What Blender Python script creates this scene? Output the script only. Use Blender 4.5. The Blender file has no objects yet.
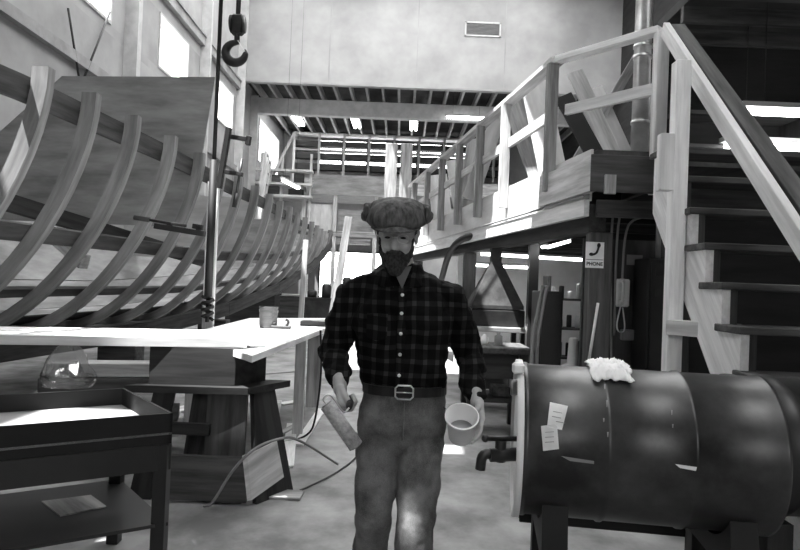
import bpy, bmesh, math, random
from mathutils import Vector as V, Matrix, noise
random.seed(7)
R = math.radians
sc = bpy.context.scene
COL = sc.collection
# ------------------------------------------------------------------ camera
H = 1.42; F = 640.0
TH = R(2.3); PH = R(0.72)
c_r = V((math.cos(TH), 0, math.sin(TH)))
fw = V((0, math.cos(PH), math.sin(PH)))
up0 = V((0, -math.sin(PH), math.cos(PH)))
r0 = V((1, 0, 0))
c_r = r0*math.cos(TH) + up0*math.sin(TH)
c_u = -r0*math.sin(TH) + up0*math.cos(TH)
CP = V((0, 0, H))
def ray(px, py):
    return c_r*((px-400)/F) + c_u*((275-py)/F) + fw
def P(px, py, Y):
    d = ray(px, py); return CP + d*(Y/d.y)
def PZ(px, py, z):
    d = ray(px, py); return CP + d*((z-H)/d.z)
def PX(px, py, X):
    d = ray(px, py); return CP + d*(X/d.x)
cd = bpy.data.cameras.new('camera'); co = bpy.data.objects.new('camera', cd); COL.objects.link(co)
M3 = Matrix((c_r, c_u, -fw)).transposed().to_4x4(); M3.translation = CP
co.matrix_world = M3
cd.sensor_width = 36; cd.lens = F/800*36; cd.clip_start = .05; cd.clip_end = 300
sc.camera = co
sc.view_settings.view_transform = 'Standard'; sc.view_settings.look = 'None'
sc.view_settings.gamma = 1; sc.view_settings.exposure = 0.0
# ------------------------------------------------------------------ materials
MT = {}
def mat(name, g, rough=.7, var=.25, scale=(3, 3, 3), metal=0, spec=.3, bump=0, detail=4, objvar=.12, emit=None, src='tc', g2=None, contrast=(.35, .65)):
    m = bpy.data.materials.new(name); m.use_nodes = True; nt = m.node_tree; nt.nodes.clear()
    N = nt.nodes.new; L = nt.links.new
    out = N('ShaderNodeOutputMaterial'); b = N('ShaderNodeBsdfPrincipled'); L(b.outputs[0], out.inputs[0])
    if src == 'tc':
        a = N('ShaderNodeAttribute'); a.attribute_name = 'tc'; vec = a.outputs['Vector']
    else:
        a = N('ShaderNodeTexCoord'); vec = a.outputs['Object']
    mp = N('ShaderNodeMapping'); mp.inputs['Scale'].default_value = scale; L(vec, mp.inputs[0])
    n = N('ShaderNodeTexNoise'); n.inputs['Scale'].default_value = 1; n.inputs['Detail'].default_value = detail; n.inputs['Roughness'].default_value = .6
    L(mp.outputs[0], n.inputs['Vector'])
    cr = N('ShaderNodeValToRGB'); cr.color_ramp.elements[0].position = contrast[0]; cr.color_ramp.elements[1].position = contrast[1]
    lo = g*(1-var) if g2 is None else g2; hi = min(1, g*(1+var*.6)) if g2 is None else g
    cr.color_ramp.elements[0].color = (lo, lo, lo, 1); cr.color_ramp.elements[1].color = (hi, hi, hi, 1)
    L(n.outputs['Fac'], cr.inputs[0])
    col = cr.outputs[0]
    if objvar:
        oi = N('ShaderNodeObjectInfo'); mr = N('ShaderNodeMapRange'); mr.inputs['To Min'].default_value = 1-objvar; mr.inputs['To Max'].default_value = 1+objvar
        L(oi.outputs['Random'], mr.inputs[0])
        mx = N('ShaderNodeVectorMath'); mx.operation = 'SCALE'; L(col, mx.inputs[0]); L(mr.outputs[0], mx.inputs['Scale']); col = mx.outputs[0]
    L(col, b.inputs['Base Color'])
    b.inputs['Roughness'].default_value = rough; b.inputs['Metallic'].default_value = metal
    b.inputs['Specular IOR Level'].default_value = spec
    if bump:
        bp = N('ShaderNodeBump'); bp.inputs['Strength'].default_value = bump; bp.inputs['Distance'].default_value = .01
        L(n.outputs['Fac'], bp.inputs['Height']); L(bp.outputs[0], b.inputs['Normal'])
    if emit:
        b.inputs['Emission Color'].default_value = (1, 1, 1, 1); b.inputs['Emission Strength'].default_value = emit
    MT[name] = m; return m
wood = (1.5, 16, 16)
mat('pine', .56, .65, .35, wood, bump=.1)
mat('pine_pale', .80, .6, .22, wood, bump=.1)
mat('pine_grey', .34, .75, .45, wood, bump=.1)
mat('frame_wood', .26, .65, .35, (2, 14, 14), bump=.1)
mat('plywood', .30, .7, .35, (1.2, 5, 5), bump=.05)
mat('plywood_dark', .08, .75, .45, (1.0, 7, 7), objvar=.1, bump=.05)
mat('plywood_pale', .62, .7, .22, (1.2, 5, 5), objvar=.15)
mat('timber_dark', .035, .75, .5, wood, bump=.15)
mat('timber_mid', .08, .75, .5, wood, bump=.15)
mat('black', .012, .6, .3)
mat('black_metal', .018, .4, .3, metal=0, spec=.5)
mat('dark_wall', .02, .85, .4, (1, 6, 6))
mat('ceiling_dark', .04, .9, .4, (2, 2, 2))
mat('dark_metal', .03, .5, .5, (4, 4, 4), metal=.2, spec=.4)
mat('steel', .6, .3, .25, (5, 5, 5), metal=.6)
mat('painted_grey', .28, .5, .2)
mat('drywall', .36, .9, .16, (.7, .7, .7), objvar=0)
mat('wall_panel', .34, .85, .18, (.8, .8, .8), objvar=0)
mat('trim_pale', .5, .7, .15, objvar=.05)
mat('hood_steel', .05, .95, .4, (6, 6, 6), spec=.05, bump=.2)
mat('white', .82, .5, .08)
mat('paper', .7, .8, .12, (9, 9, 9))
mat('canvas_rag', .8, .9, .15)
mat('lamp', .8, .4, 0, emit=14.0)
mat('nap', .42, .95, .3, (60, 60, 60), bump=.4)
mat('skin', .42, .5, .15, (14, 14, 14), objvar=0, src='obj')
mat('beard', .045, .9, .6, (120, 120, 60), objvar=0, src='obj', bump=.6)
mat('eye', .05, .2, 0)
mat('undershirt', .16, .9, .2)
mat('belt', .015, .35, .2)
mat('boot', .03, .5, .4)
mat('bin_plastic', .25, .5, .2)
mat('drum_paint', .055, .38, .85, (3.0, 3.0, 3.0), metal=.25, spec=.6, objvar=0, bump=.15, detail=7)
def mat_floor():
    m = mat('concrete', .27, .75, .45, (2.2, 2.2, 2.2), objvar=0, bump=.15, detail=12)
    return m
mat_floor()
def mat_denim():
    m = bpy.data.materials.new('denim'); m.use_nodes = True; nt = m.node_tree; N = nt.nodes.new; L = nt.links.new
    b = nt.nodes['Principled BSDF']; tc = N('ShaderNodeTexCoord')
    n1 = N('ShaderNodeTexNoise'); n1.inputs['Scale'].default_value = 9; n1.inputs['Detail'].default_value = 6
    n2 = N('ShaderNodeTexNoise'); n2.inputs['Scale'].default_value = 260; n2.inputs['Detail'].default_value = 2
    L(tc.outputs['Object'], n1.inputs[0]); L(tc.outputs['Object'], n2.inputs[0])
    ad = N('ShaderNodeMath'); ad.operation = 'MULTIPLY_ADD'; ad.inputs[1].default_value = .35
    L(n2.outputs[0], ad.inputs[0]); L(n1.outputs[0], ad.inputs[2])
    cr = N('ShaderNodeValToRGB'); e = cr.color_ramp.elements; e[0].position = .45; e[1].position = .85
    e[0].color = (.05, .05, .05, 1); e[1].color = (.19, .19, .19, 1)
    L(ad.outputs[0], cr.inputs[0]); L(cr.outputs[0], b.inputs['Base Color']); b.inputs['Roughness'].default_value = .9
    b.inputs['Specular IOR Level'].default_value = .1
    MT['denim'] = m
mat_denim()
def mat_plaid(name, base, mid, hi, sx, sz):
    m = bpy.data.materials.new(name); m.use_nodes = True; nt = m.node_tree; N = nt.nodes.new; L = nt.links.new
    b = nt.nodes['Principled BSDF']; tc = N('ShaderNodeTexCoord'); sp = N('ShaderNodeSeparateXYZ')
    nz = N('ShaderNodeTexNoise'); nz.inputs['Scale'].default_value = 5
    L(tc.outputs['Object'], nz.inputs[0])
    wv = N('ShaderNodeVectorMath'); wv.operation = 'MULTIPLY_ADD'; wv.inputs[1].default_value = (.03, .03, .03)
    L(nz.outputs['Color'], wv.inputs[0]); L(tc.outputs['Object'], wv.inputs[2]); L(wv.outputs[0], sp.inputs[0])
    def band(sock, period, width):
        a = N('ShaderNodeMath'); a.operation = 'DIVIDE'; a.inputs[1].default_value = period; L(sock, a.inputs[0])
        f = N('ShaderNodeMath'); f.operation = 'FRACT'; L(a.outputs[0], f.inputs[0])
        l = N('ShaderNodeMath'); l.operation = 'LESS_THAN'; l.inputs[1].default_value = width; L(f.outputs[0], l.inputs[0])
        return l.outputs[0]
    a1 = band(sp.outputs['X'], sx, .34); a2 = band(sp.outputs['Z'], sz, .34)
    s = N('ShaderNodeMath'); s.operation = 'ADD'; L(a1, s.inputs[0]); L(a2, s.inputs[1])
    h = N('ShaderNodeMath'); h.operation = 'MULTIPLY'; h.inputs[1].default_value = .5; L(s.outputs[0], h.inputs[0])
    cr = N('ShaderNodeValToRGB'); cr.color_ramp.interpolation = 'LINEAR'; e = cr.color_ramp.elements
    e[0].color = (base,)*3+(1,); e[1].color = (hi,)*3+(1,); x = e.new(.5); x.color = (mid,)*3+(1,)
    L(h.outputs[0], cr.inputs[0]); L(cr.outputs[0], b.inputs['Base Color']); b.inputs['Roughness'].default_value = .9
    b.inputs['Specular IOR Level'].default_value = .1
    MT[name] = m
mat_plaid('plaid', .004, .012, .036, .05, .055)
mat('tweed', .095, .95, .65, (40, 40, 14), objvar=0, src='obj', bump=.4, detail=6)
def mat_glass(name, rough, alpha):
    m = bpy.data.materials.new(name); m.use_nodes = True; nt = m.node_tree; N = nt.nodes.new; L = nt.links.new
    nt.nodes.clear(); out = N('ShaderNodeOutputMaterial'); t = N('ShaderNodeBsdfTransparent'); g = N('ShaderNodeBsdfGlossy'); g.inputs['Roughness'].default_value = rough
    mx = N('ShaderNodeMixShader'); mx.inputs[0].default_value = alpha; L(t.outputs[0], mx.inputs[1]); L(g.outputs[0], mx.inputs[2]); L(mx.outputs[0], out.inputs[0])
    MT[name] = m
mat_glass('glass', .02, .08); mat_glass('plastic_film', .15, .35)
# ------------------------------------------------------------------ mesh builder
class MB:
    def __init__(s): s.v = []; s.f = []; s.t = []; s.sm = []
    def add(s, vs, fs, ts=None, smooth=False):
        o = len(s.v); off = V((random.uniform(0, 50), random.uniform(0, 50), random.uniform(0, 50)))
        s.v += [V(a) for a in vs]; s.f += [tuple(i+o for i in f) for f in fs]
        s.t += [(V(a)+off) for a in (ts or vs)]; s.sm += [smooth]*len(fs); return s
    def frame(s, o, ax, ay, az, lx, ly, lz, bev=0.0):
        """box centred at o, axes unit, full lengths; optional bevel"""
        hx, hy, hz = lx/2, ly/2, lz/2; b = min(bev, hx*.45, hy*.45, hz*.45)
        order = sorted([(lx, 0), (ly, 1), (lz, 2)], reverse=True)
        def T(p):
            return V((p[order[0][1]], p[order[1][1]], p[order[2][1]]))
        if b <= 0:
            loc = [(x*hx, y*hy, z*hz) for x in (-1, 1) for y in (-1, 1) for z in (-1, 1)]
            fs = [(0, 1, 3, 2), (4, 6, 7, 5), (0, 4, 5, 1), (2, 3, 7, 6), (0, 2, 6, 4), (1, 5, 7, 3)]
        else:
            bm = bmesh.new(); bmesh.ops.create_cube(bm, size=1)
            for v in bm.verts: v.co = V((v.co.x*lx, v.co.y*ly, v.co.z*lz))
            bmesh.ops.bevel(bm, geom=list(bm.edges), offset=b, segments=1, affect='EDGES')
            bm.verts.ensure_lookup_table()
            loc = [tuple(v.co) for v in bm.verts]; fs = [tuple(v.index for v in f.verts) for f in bm.faces]; bm.free()
        vs = [o+ax*p[0]+ay*p[1]+az*p[2] for p in loc]
        return s.add(vs, fs, [T(p) for p in loc])
    def box(s, x0, x1, y0, y1, z0, z1, bev=0.0):
        return s.frame(V(((x0+x1)/2, (y0+y1)/2, (z0+z1)/2)), V((1, 0, 0)), V((0, 1, 0)), V((0, 0, 1)), abs(x1-x0), abs(y1-y0), abs(z1-z0), bev)
    def beam(s, p0, p1, w, h, up=(0, 0, 1), bev=.003):
        """w = width across, h = size along up"""
        p0 = V(p0); p1 = V(p1); a = (p1-p0); L = a.length; a.normalize(); up = V(up)
        b = a.cross(up); 
        if b.length < 1e-4: b = a.cross(V((0, 1, 0)))
        b.normalize(); c = b.cross(a)
        return s.frame((p0+p1)/2, a, b, c, L, w, h, bev)
    def prism(s, poly, ext):
        n = len(poly); poly = [V(p) for p in poly]; ext = V(ext)
        nrm = (poly[1]-poly[0]).cross(poly[2]-poly[0])
        if nrm.dot(ext) > 0: poly = poly[::-1]
        vs = poly+[p+ext for p in poly]
        ed = max(((poly[(i+1) % n]-poly[i]) for i in range(n)), key=lambda e: e.length).normalized(); e3 = ext.normalized(); e3 = (e3-ed*e3.dot(ed)).normalized(); e2 = ed.cross(e3)
        ts = [V((p.dot(ed), p.dot(e2), p.dot(e3))) for p in vs]
        fs = [tuple(range(n)), tuple(range(2*n-1, n-1, -1))]+[(i, i+n, (i+1) % n+n, (i+1) % n) for i in range(n)]
        return s.add(vs, fs, ts)
    def tube(s, pts, r, seg=10, cap=True, smooth=True):
        pts = [V(p) for p in pts]; n = len(pts); rs = r if isinstance(r, (list, tuple)) else [r]*n
        vs = []; ts = []; prev = None; L = 0
        for i, p in enumerate(pts):
            d = (pts[min(i+1, n-1)]-pts[max(i-1, 0)]).normalized()
            if prev is None:
                u = d.cross(V((0, 0, 1)));
                if u.length < .05: u = d.cross(V((1, 0, 0)))
                u.normalize()
            else:
                u = prev-d*prev.dot(d); u.normalize()
            prev = u; w = d.cross(u)
            if i: L += (p-pts[i-1]).length
            for k in range(seg):
                a = 2*math.pi*k/seg; vs.append(p+(u*math.cos(a)+w*math.sin(a))*rs[i]); ts.append(V((L, math.cos(a)*rs[i], math.sin(a)*rs[i])))
        fs = [(i*seg+k, i*seg+(k+1) % seg, (i+1)*seg+(k+1) % seg, (i+1)*seg+k) for i in range(n-1) for k in range(seg)]
        s.add(vs, fs, ts, smooth)
        if cap:
            o = len(s.v)-len(vs)
            s.f += [tuple(o+k for k in range(seg))[::-1], tuple(o+(n-1)*seg+k for k in range(seg))]; s.sm += [False, False]
        return s
    def rings(s, rings, smooth=True, cap=True, closed=False):
        n = len(rings); m = len(rings[0]); vs = [V(p) for r in rings for p in r]
        fs = [(i*m+k, i*m+(k+1) % m, ((i+1) % n)*m+(k+1) % m, ((i+1) % n)*m+k) for i in range(n if closed else n-1) for k in range(m)]
        o = len(s.v); s.add(vs, fs, None, smooth)
        if cap and not closed:
            s.f += [tuple(o+k for k in range(m))[::-1], tuple(o+(n-1)*m+k for k in range(m))]; s.sm += [False, False]
        return s
    def ell(s, c, r, M=None, seg=16, rg=10):
        c = V(c); r = r if isinstance(r, (tuple, list)) else (r, r, r)
        vs = []; 
        for i in range(1, rg):
            t = math.pi*i/rg
            for k in range(seg):
                a = 2*math.pi*k/seg; p = V((math.sin(t)*math.cos(a)*r[0], math.sin(t)*math.sin(a)*r[1], math.cos(t)*r[2]))
                vs.append(c+(M@p if M else p))
        top = V((0, 0, r[2])); vs.append(c+(M@top if M else top)); vs.append(c-(M@top if M else top))
        nt = (rg-1)*seg
        fs = [(i*seg+k, (i+1)*seg+k, (i+1)*seg+(k+1) % seg, i*seg+(k+1) % seg) for i in range(rg-2) for k in range(seg)]
        fs += [(nt, k, (k+1) % seg) for k in range(seg)]+[(nt+1, (rg-2)*seg+(k+1) % seg, (rg-2)*seg+k) for k in range(seg)]
        return s.add(vs, fs, None, True)
    def cap2(s, p0, p1, r0, r1, seg=12):
        """tapered capsule"""
        s.tube([p0, p1], [r0, r1], seg); s.ell(p0, r0, seg=12, rg=8); s.ell(p1, r1, seg=12, rg=8); return s
    def chain(s, pts, rs):
        for a, b, x, y in zip(pts, pts[1:], rs, rs[1:]): s.cap2(a, b, x, y)
        return s
    def lathe(s, c, prof, axis=(0, 0, 1), seg=28, smooth=True, cap=True):
        axis = V(axis).normalized(); u = axis.cross(V((0, 1, 0)))
        if u.length < .05: u = axis.cross(V((1, 0, 0)))
        u.normalize(); w = axis.cross(u); c = V(c)
        return s.rings([[c+axis*z+(u*math.cos(2*math.pi*k/seg)+w*math.sin(2*math.pi*k/seg))*max(r, 1e-4) for k in range(seg)] for r, z in prof], smooth, cap)
    def build(s, name, m, parent=None, loc=None, **kw):
        org = ORG.get(parent.name, V()) if parent else V()
        if loc is not None and parent is None: o0 = V(loc)
        elif parent is None:
            xs = [v.x for v in s.v]; ys = [v.y for v in s.v]; zs = [v.z for v in s.v]
            o0 = V(((min(xs)+max(xs))/2, (min(ys)+max(ys))/2, min(zs)))
        else:
            xs = [v.x for v in s.v]; ys = [v.y for v in s.v]; zs = [v.z for v in s.v]
            o0 = V(((min(xs)+max(xs))/2, (min(ys)+max(ys))/2, min(zs)))
        me = bpy.data.meshes.new(name); me.from_pydata([tuple(v-o0) for v in s.v], [], s.f)
        bm = bmesh.new(); bm.from_mesh(me); bmesh.ops.recalc_face_normals(bm, faces=list(bm.faces)); bm.to_mesh(me); bm.free()
        at = me.attributes.new('tc', 'FLOAT_VECTOR', 'POINT')
        at.data.foreach_set('vector', [c for t in s.t for c in t])
        me.polygons.foreach_set('use_smooth', s.sm)
        me.materials.append(MT[m]); me.update()
        o = bpy.data.objects.new(name, me); COL.objects.link(o)
        o.location = o0-org
        if parent: o.parent = parent
        ORG[o.name] = o0.copy()
        for k, v in kw.items(): o[k] = v
        return o
ORG = {}
def thing(name, label, cat, loc, group=None, kind=None):
    o = bpy.data.objects.new(name, None); COL.objects.link(o); o.location = V(loc); o.empty_display_size = .1
    ORG[o.name] = V(loc)
    if label: o['label'] = label
    if cat: o['category'] = cat
    if group: o['group'] = group
    if kind: o['kind'] = kind
    return o
def tree(o): 
    r = [(o, None)]
    return r
def dup(root, loc=None, label=None, rot=None, group=None, scale=None):
    def cp(o, par):
        c = o.copy(); COL.objects.link(c)
        if par: c.parent = par
        for ch in [k for k in bpy.data.objects if k.parent == o and k not in new]: new.append(c); cp(ch, c)
        new.append(c); return c
    new = []
    kids = {}
    for k in bpy.data.objects:
        if k.parent: kids.setdefault(k.parent.name, []).append(k)
    def cp2(o, par):
        c = o.copy(); COL.objects.link(c)
        if par: c.parent = par
        for ch in kids.get(o.name, []): cp2(ch, c)
        return c
    r = cp2(root, None)
    if loc is not None: r.location = V(loc); ORG[r.name] = V(loc)
    if rot is not None: r.rotation_euler = rot
    if label: r['label'] = label
    if group: r['group'] = group
    if scale: r.scale = (scale,)*3
    return r
def S(label, cat, group=None):
    d = dict(label=label, category=cat)
    if group: d['group'] = group
    return d
ST = dict(kind='structure')
#EOF_PART1
# ================================================================== SETTING
WX = -6.3; RX = 8.0; BY = 33.0; FY = 24.0; CZ = 8.76; RZ = 13.0
MB().box(WX-.2, RX+.2, -5, BY+.3, -.2, 0).build('floor', 'concrete', **ST)
SUN = V((-.30, -.2, .93)).normalized()
def hole(t, lx, ly):
    q = V(t)+SUN*((RZ-t[2])/SUN.z); return (q.x-lx/2, q.x+lx/2, q.y-ly/2, q.y+ly/2)  # roof opening placed up-sun of t so a sun patch lands there
holes = [(-5.4, -3.0, 7.5, 23), (-1.4, 1.2, 7.5, 23), (2.6, 5.2, 7.5, 23),  # long skylight strips added in the unseen roof for top light
         hole((1.12, 6.65, 2.35), 1.1, 1.5), hole((-1.75, 4.35, 1.02), 1.7, .9), hole((-1.1, 5.6, .95), .6, 1.4),
         hole((.47, 5.55, 0), .24, .30), hole((-1.53, 3.0, .71), .5, .55), (.1, 3.8, -4.6, 2.0), hole((.03, 2.37, .60), .09, .08)]  # openings added for sun patches, plus a near skylight over man and drum
def grid_panel(x0, x1, y0, y1, hs, mk):
    xs = sorted(set([x0, x1]+[c for h in hs for c in h[:2] if x0 < c < x1])); ys = sorted(set([y0, y1]+[c for h in hs for c in h[2:] if y0 < c < y1]))
    for j in range(len(ys)-1):
        run = None
        for i in range(len(xs)-1):
            cx = (xs[i]+xs[i+1])/2; cy = (ys[j]+ys[j+1])/2
            solid = not any(h[0] < cx < h[1] and h[2] < cy < h[3] for h in hs)
            if solid: run = (run[0] if run else xs[i], xs[i+1])
            if run and (not solid or i == len(xs)-2): mk(run[0], run[1], ys[j], ys[j+1]); run = None
b = MB(); grid_panel(WX-.2, RX+.2, -5, FY+.2, holes, lambda a, c, d, e: b.box(a, c, d, e, RZ, RZ+.1)); b.build('ceiling', 'timber_mid', **ST)  # out of view; its openings and dark tone shape the light
# left wall with clerestory windows
wins = [(11.3, 13.4, 6.6, 8.0), (16.0, 18.2, 6.6, 8.0), (20.9, 23.1, 6.6, 8.0), (27.4, 31.8, 6.4, 8.3)]
b = MB(); grid_panel(-5, BY, 0, RZ, wins, lambda a, c, d, e: b.box(WX-.2, WX, a, c, d, e)); b.build('wall_left', 'wall_panel', **ST)
for i, (y0, y1, z0, z1) in enumerate(wins):
    w = thing('window_%d' % (i+1), None, None, (WX, (y0+y1)/2, z0), kind='structure')
    f = MB()
    e_ = .003
    for a, c, d, e in ((y0+e_, y1-e_, z0+e_, z0+.07), (y0+e_, y1-e_, z1-.07, z1-e_), (y0+e_, y0+.07, z0+.07, z1-.07), (y1-.07, y1-e_, z0+.07, z1-.07)): f.box(WX-.19, WX+.03, a, c, d, e)
    if y1-y0 > 3: f.box(WX-.1, WX+.02, (y0+y1)/2-.04, (y0+y1)/2+.04, z0+.07, z1-.07)
    f.build('window_frame', 'trim_pale', w)
    MB().box(WX-.13, WX-.12, y0, y1, z0, z1).build('pane', 'glass', w)
# rails and columns on the left wall
b = MB(); b.box(WX, WX+.14, -5, FY, 8.35, 8.6); b.box(WX+.003, WX+.18, -5, FY, 8.6, 8.66); b.build('trim_1', 'painted_grey', **ST)
b = MB(); b.box(WX, WX+.12, -5, FY, 5.3, 5.5); b.build('trim_2', 'painted_grey', **ST)
for i, y in enumerate((14.3, 19.5, 23.8, 26.0)):
    b = MB(); b.box(WX, WX+.22, y-.18, y+.18, 0, RZ if y < FY else CZ, .01); b.box(WX, WX+.3, y-.22, y-.18, 0, RZ if y < FY else CZ)
    b.build('trim_%d' % (i+3), 'trim_pale', **ST)
# high bay end wall (drywall) above the low bay
MB().box(WX, RX, FY, FY+.2, CZ, RZ).build('wall_upper', 'drywall', **ST)
b = MB()
for x in (-3.0, .3, 3.6): b.box(x, x+.035, FY-.012, FY, CZ+.1, RZ)
b.box(WX, RX, FY-.05, FY, CZ+.0, CZ+.06)
b.build('trim_8', 'wall_panel', **ST)
vp = P(483, 29, FY-.05)
v = thing('wall_vent', 'grey louvred vent high on the pale end wall', 'vent', vp)
b = MB(); hw, hh = .68, .28
b.box(vp.x-hw, vp.x+hw, FY-.04, FY, vp.z-hh, vp.z-hh+.06); b.box(vp.x-hw, vp.x+hw, FY-.04, FY, vp.z+hh-.06, vp.z+hh)
b.box(vp.x-hw, vp.x-hw+.06, FY-.04, FY, vp.z-hh, vp.z+hh); b.box(vp.x+hw-.06, vp.x+hw, FY-.04, FY, vp.z-hh, vp.z+hh); b.build('frame', 'trim_pale', v)
b = MB()
for k in range(9): b.frame(V((vp.x, FY-.02, vp.z-hh+.1+k*.05)), V((1, 0, 0)), V((0, .8, .6)), V((0, -.6, .8)), hw*2-.1, .04, .012)
b.build('louvre', 'painted_grey', v)
# low bay ceiling, beam, joists
MB().box(WX, RX, FY+.2, BY, CZ+.3, CZ+.4).build('ceiling_low', 'ceiling_dark', **ST)
n = 0
for x in [WX+.35+.62*k for k in range(23)]:
    MB().box(x, x+.09, FY+.2, BY, CZ, CZ+.3).build('trim_joist', 'painted_grey', **ST)
MB().box(WX, RX, 26.0, 26.35, CZ-.64, CZ, .02).build('trim_9', 'trim_pale', **ST)
# back wall
bw = [(-4.5, 3.2, 7.35, 8.7), (-4.2, -.8, .5, 2.95)]
b = MB(); grid_panel(WX, RX, 0, CZ+.4, bw, lambda a, c, d, e: b.box(a, c, BY, BY+.2, d, e)); b.build('wall_back', 'wall_panel', **ST)
for i, (x0, x1, z0, z1) in enumerate(bw):
    w = thing('window_%d' % (i+6) if i == 0 else 'door_1', None, None, ((x0+x1)/2, BY, z0), kind='structure')
    f = MB()
    for a, c, d, e in ((x0, x1, z0, z0+.07), (x0, x1, z1-.07, z1), (x0, x0+.08, z0, z1), (x1-.08, x1, z0, z1)): f.box(a, c, BY-.05, BY+.05, d, e)
    if i == 0:
        for k in range(1, 6): xx = x0+(x1-x0)*k/6; f.box(xx-.05, xx+.05, BY-.05, BY+.05, z0, z1)
        f.box(x0, x1, BY-.05, BY+.05, 8.05, 8.13)
        f.build('window_frame', 'timber_mid', w); MB().box(x0, x1, BY+.1, BY+.11, z0, z1).build('pane', 'glass', w)
    else: f.build('door_frame', 'timber_mid', w)
MB().box(RX, RX+.2, -5, BY, 0, RZ).build('wall_right', 'dark_wall', **ST)
b = MB(); grid_panel(WX-.2, RX+.2, 0, RZ, [(-.5, 2.6, 2.6, 4.2)], lambda a, c, d, e: b.box(a, c, -5.2, -5, d, e)); b.build('wall_behind', 'dark_wall', **ST)  # out of view; kept dark against bounce, opening added for front light
# world + sun
w = bpy.data.worlds.new('world'); sc.world = w; w.use_nodes = True
bg = w.node_tree.nodes['Background']; bg.inputs[0].default_value = (1, 1, 1, 1); bg.inputs[1].default_value = 9
sl = bpy.data.lights.new('sun', 'SUN'); sl.energy = 24; sl.angle = R(.3); so = bpy.data.objects.new('sun', sl); COL.objects.link(so)
so.rotation_euler = SUN.to_track_quat('Z', 'Y').to_euler(); so.location = (0, 0, 20)
# fluorescent fittings
def tube_light(p0, p1, r, label, group=None, hang=None):
    p0 = V(p0); p1 = V(p1); t = thing('fluorescent_light', label, 'ceiling light', (p0+p1)/2, group)
    d = (p1-p0).normalized(); side = d.cross(V((0, 0, 1))).normalized()
    MB().beam(p0-d*.05+V((0, 0, r*1.6)), p1+d*.05+V((0, 0, r*1.6)), r*4.2, r*1.4).build('housing', 'trim_pale', t)
    if hang:
        for f_ in (.15, .85): c = p0.lerp(p1, f_); MB().tube([c+V((0, 0, r*2.3)), (c.x, c.y, hang)], r*.12, 6).build('hanger_rod', 'black_metal', t)
    for sg in (-1, 1):
        MB().tube([p0+side*r*1.1*sg, p1+side*r*1.1*sg], r*.8, 10).build('tube', 'lamp', t)
    return t
for a, bb, Y0, Y1, lab in ((288, 305, 26.8, 30, 'long fluorescent light on the low ceiling nearest the left wall'), (351, 362, 26.8, 30, 'long fluorescent light on the low ceiling, middle of the three sloping ones'), (414, 418, 26.8, 30, 'long fluorescent light on the low ceiling, right of the three sloping ones')):
    p = P(a, 112, Y0); q = P(bb, 128, Y1); tube_light((p.x, Y0, CZ-.1), (p.x+.05, Y1, CZ-.1), .09, lab)
p = P(447, 117, 25.6); q = P(485, 119, 25.6); tube_light((p.x, 25.6, p.z), (q.x, 25.6, p.z), .05, 'crosswise fluorescent light beside the long beam end', hang=CZ+.3)
p = P(286, 185, 21.3); q = P(297, 192, 21.3)
tube_light((p.x-.05, 20.9, p.z+.1), (q.x+.05, 21.3, p.z-.1), .04, 'small fluorescent light low over the boat bow', hang=RZ)

# ================================================================== BOAT
def cl(Y): return -4.3+2.0*(Y-3)/17.0
def hb(Y):
    pts = [(2, 1.8), (4.45, 1.92), (6.5, 1.80), (8.9, 1.55), (10.7, 1.38), (13.5, 1.03), (16, .72), (18, .42), (19.4, .18), (20.2, .03)]
    for (a, u), (c, v) in zip(pts, pts[1:]):
        if Y <= c: return u+(v-u)*(Y-a)/(c-a)-.3*max(0, 1-(Y-3)/17)
    return .03
def zk(Y):
    pts = [(2, .72), (9, .72), (12, .92), (15, 1.30), (18, 1.9), (19.4, 2.35), (20.2, 2.70)]
    for (a, u), (c, v) in zip(pts, pts[1:]):
        if Y <= c: return u+(v-u)*(Y-a)/(c-a)
    return 2.7
def zs(Y): return H+1.35+.0*(Y-4)
def sect(Y, t, side=1, off=0.0):
    """t 0 at the sheer .. 1 at the keel; off = inwards offset"""
    h = max(hb(Y)-off, .01); top = zs(Y); dd = (top-zk(Y)-off)
    a = t*math.pi/2; e = 2/1.65
    return V((cl(Y)+side*h*(math.cos(a)**e), Y, top-dd*(math.sin(a)**e)))
boat = thing('boat_hull', 'unplanked wooden boat hull of curved ribs standing on the left', 'boat', (-4.3, 4.0, 0))
Ys = [3.25, 3.85, 4.45, 5.05, 5.72, 6.5, 7.35, 8.15, 8.95, 9.8, 10.7, 11.6, 12.55, 13.5, 14.5, 15.5, 16.5, 17.5, 18.4, 19.2]
for Y in Ys:
    for side in (1, -1):
        b = MB(); n = 18; rr = []
        ext = .0
        for i in range(n+1):
            t = i/n; p = sect(Y, t, side, 0); q = sect(Y, t, side, .115)
            if i == 0: p = p+V((0, 0, .05)); q = q+V((0, 0, .05))
            s_ = .045
            rr.append([p+V((0, -s_, 0)), p+V((0, s_, 0)), q+V((0, s_, 0)), q+V((0, -s_, 0))])
        vs = [p for r in rr for p in r]; ts = []
        for i in range(n+1): L = i*.12; ts += [(L, 0, 0), (L, .09, 0), (L, .09, .1), (L, 0, .1)]
        fs = [(i*4+k, i*4+(k+1) % 4, (i+1)*4+(k+1) % 4, (i+1)*4+k) for i in range(n) for k in range(4)]+[(0, 1, 2, 3), (n*4+3, n*4+2, n*4+1, n*4)]
        b.add(vs, fs, ts); b.build('rib', 'frame_wood', boat)
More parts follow.
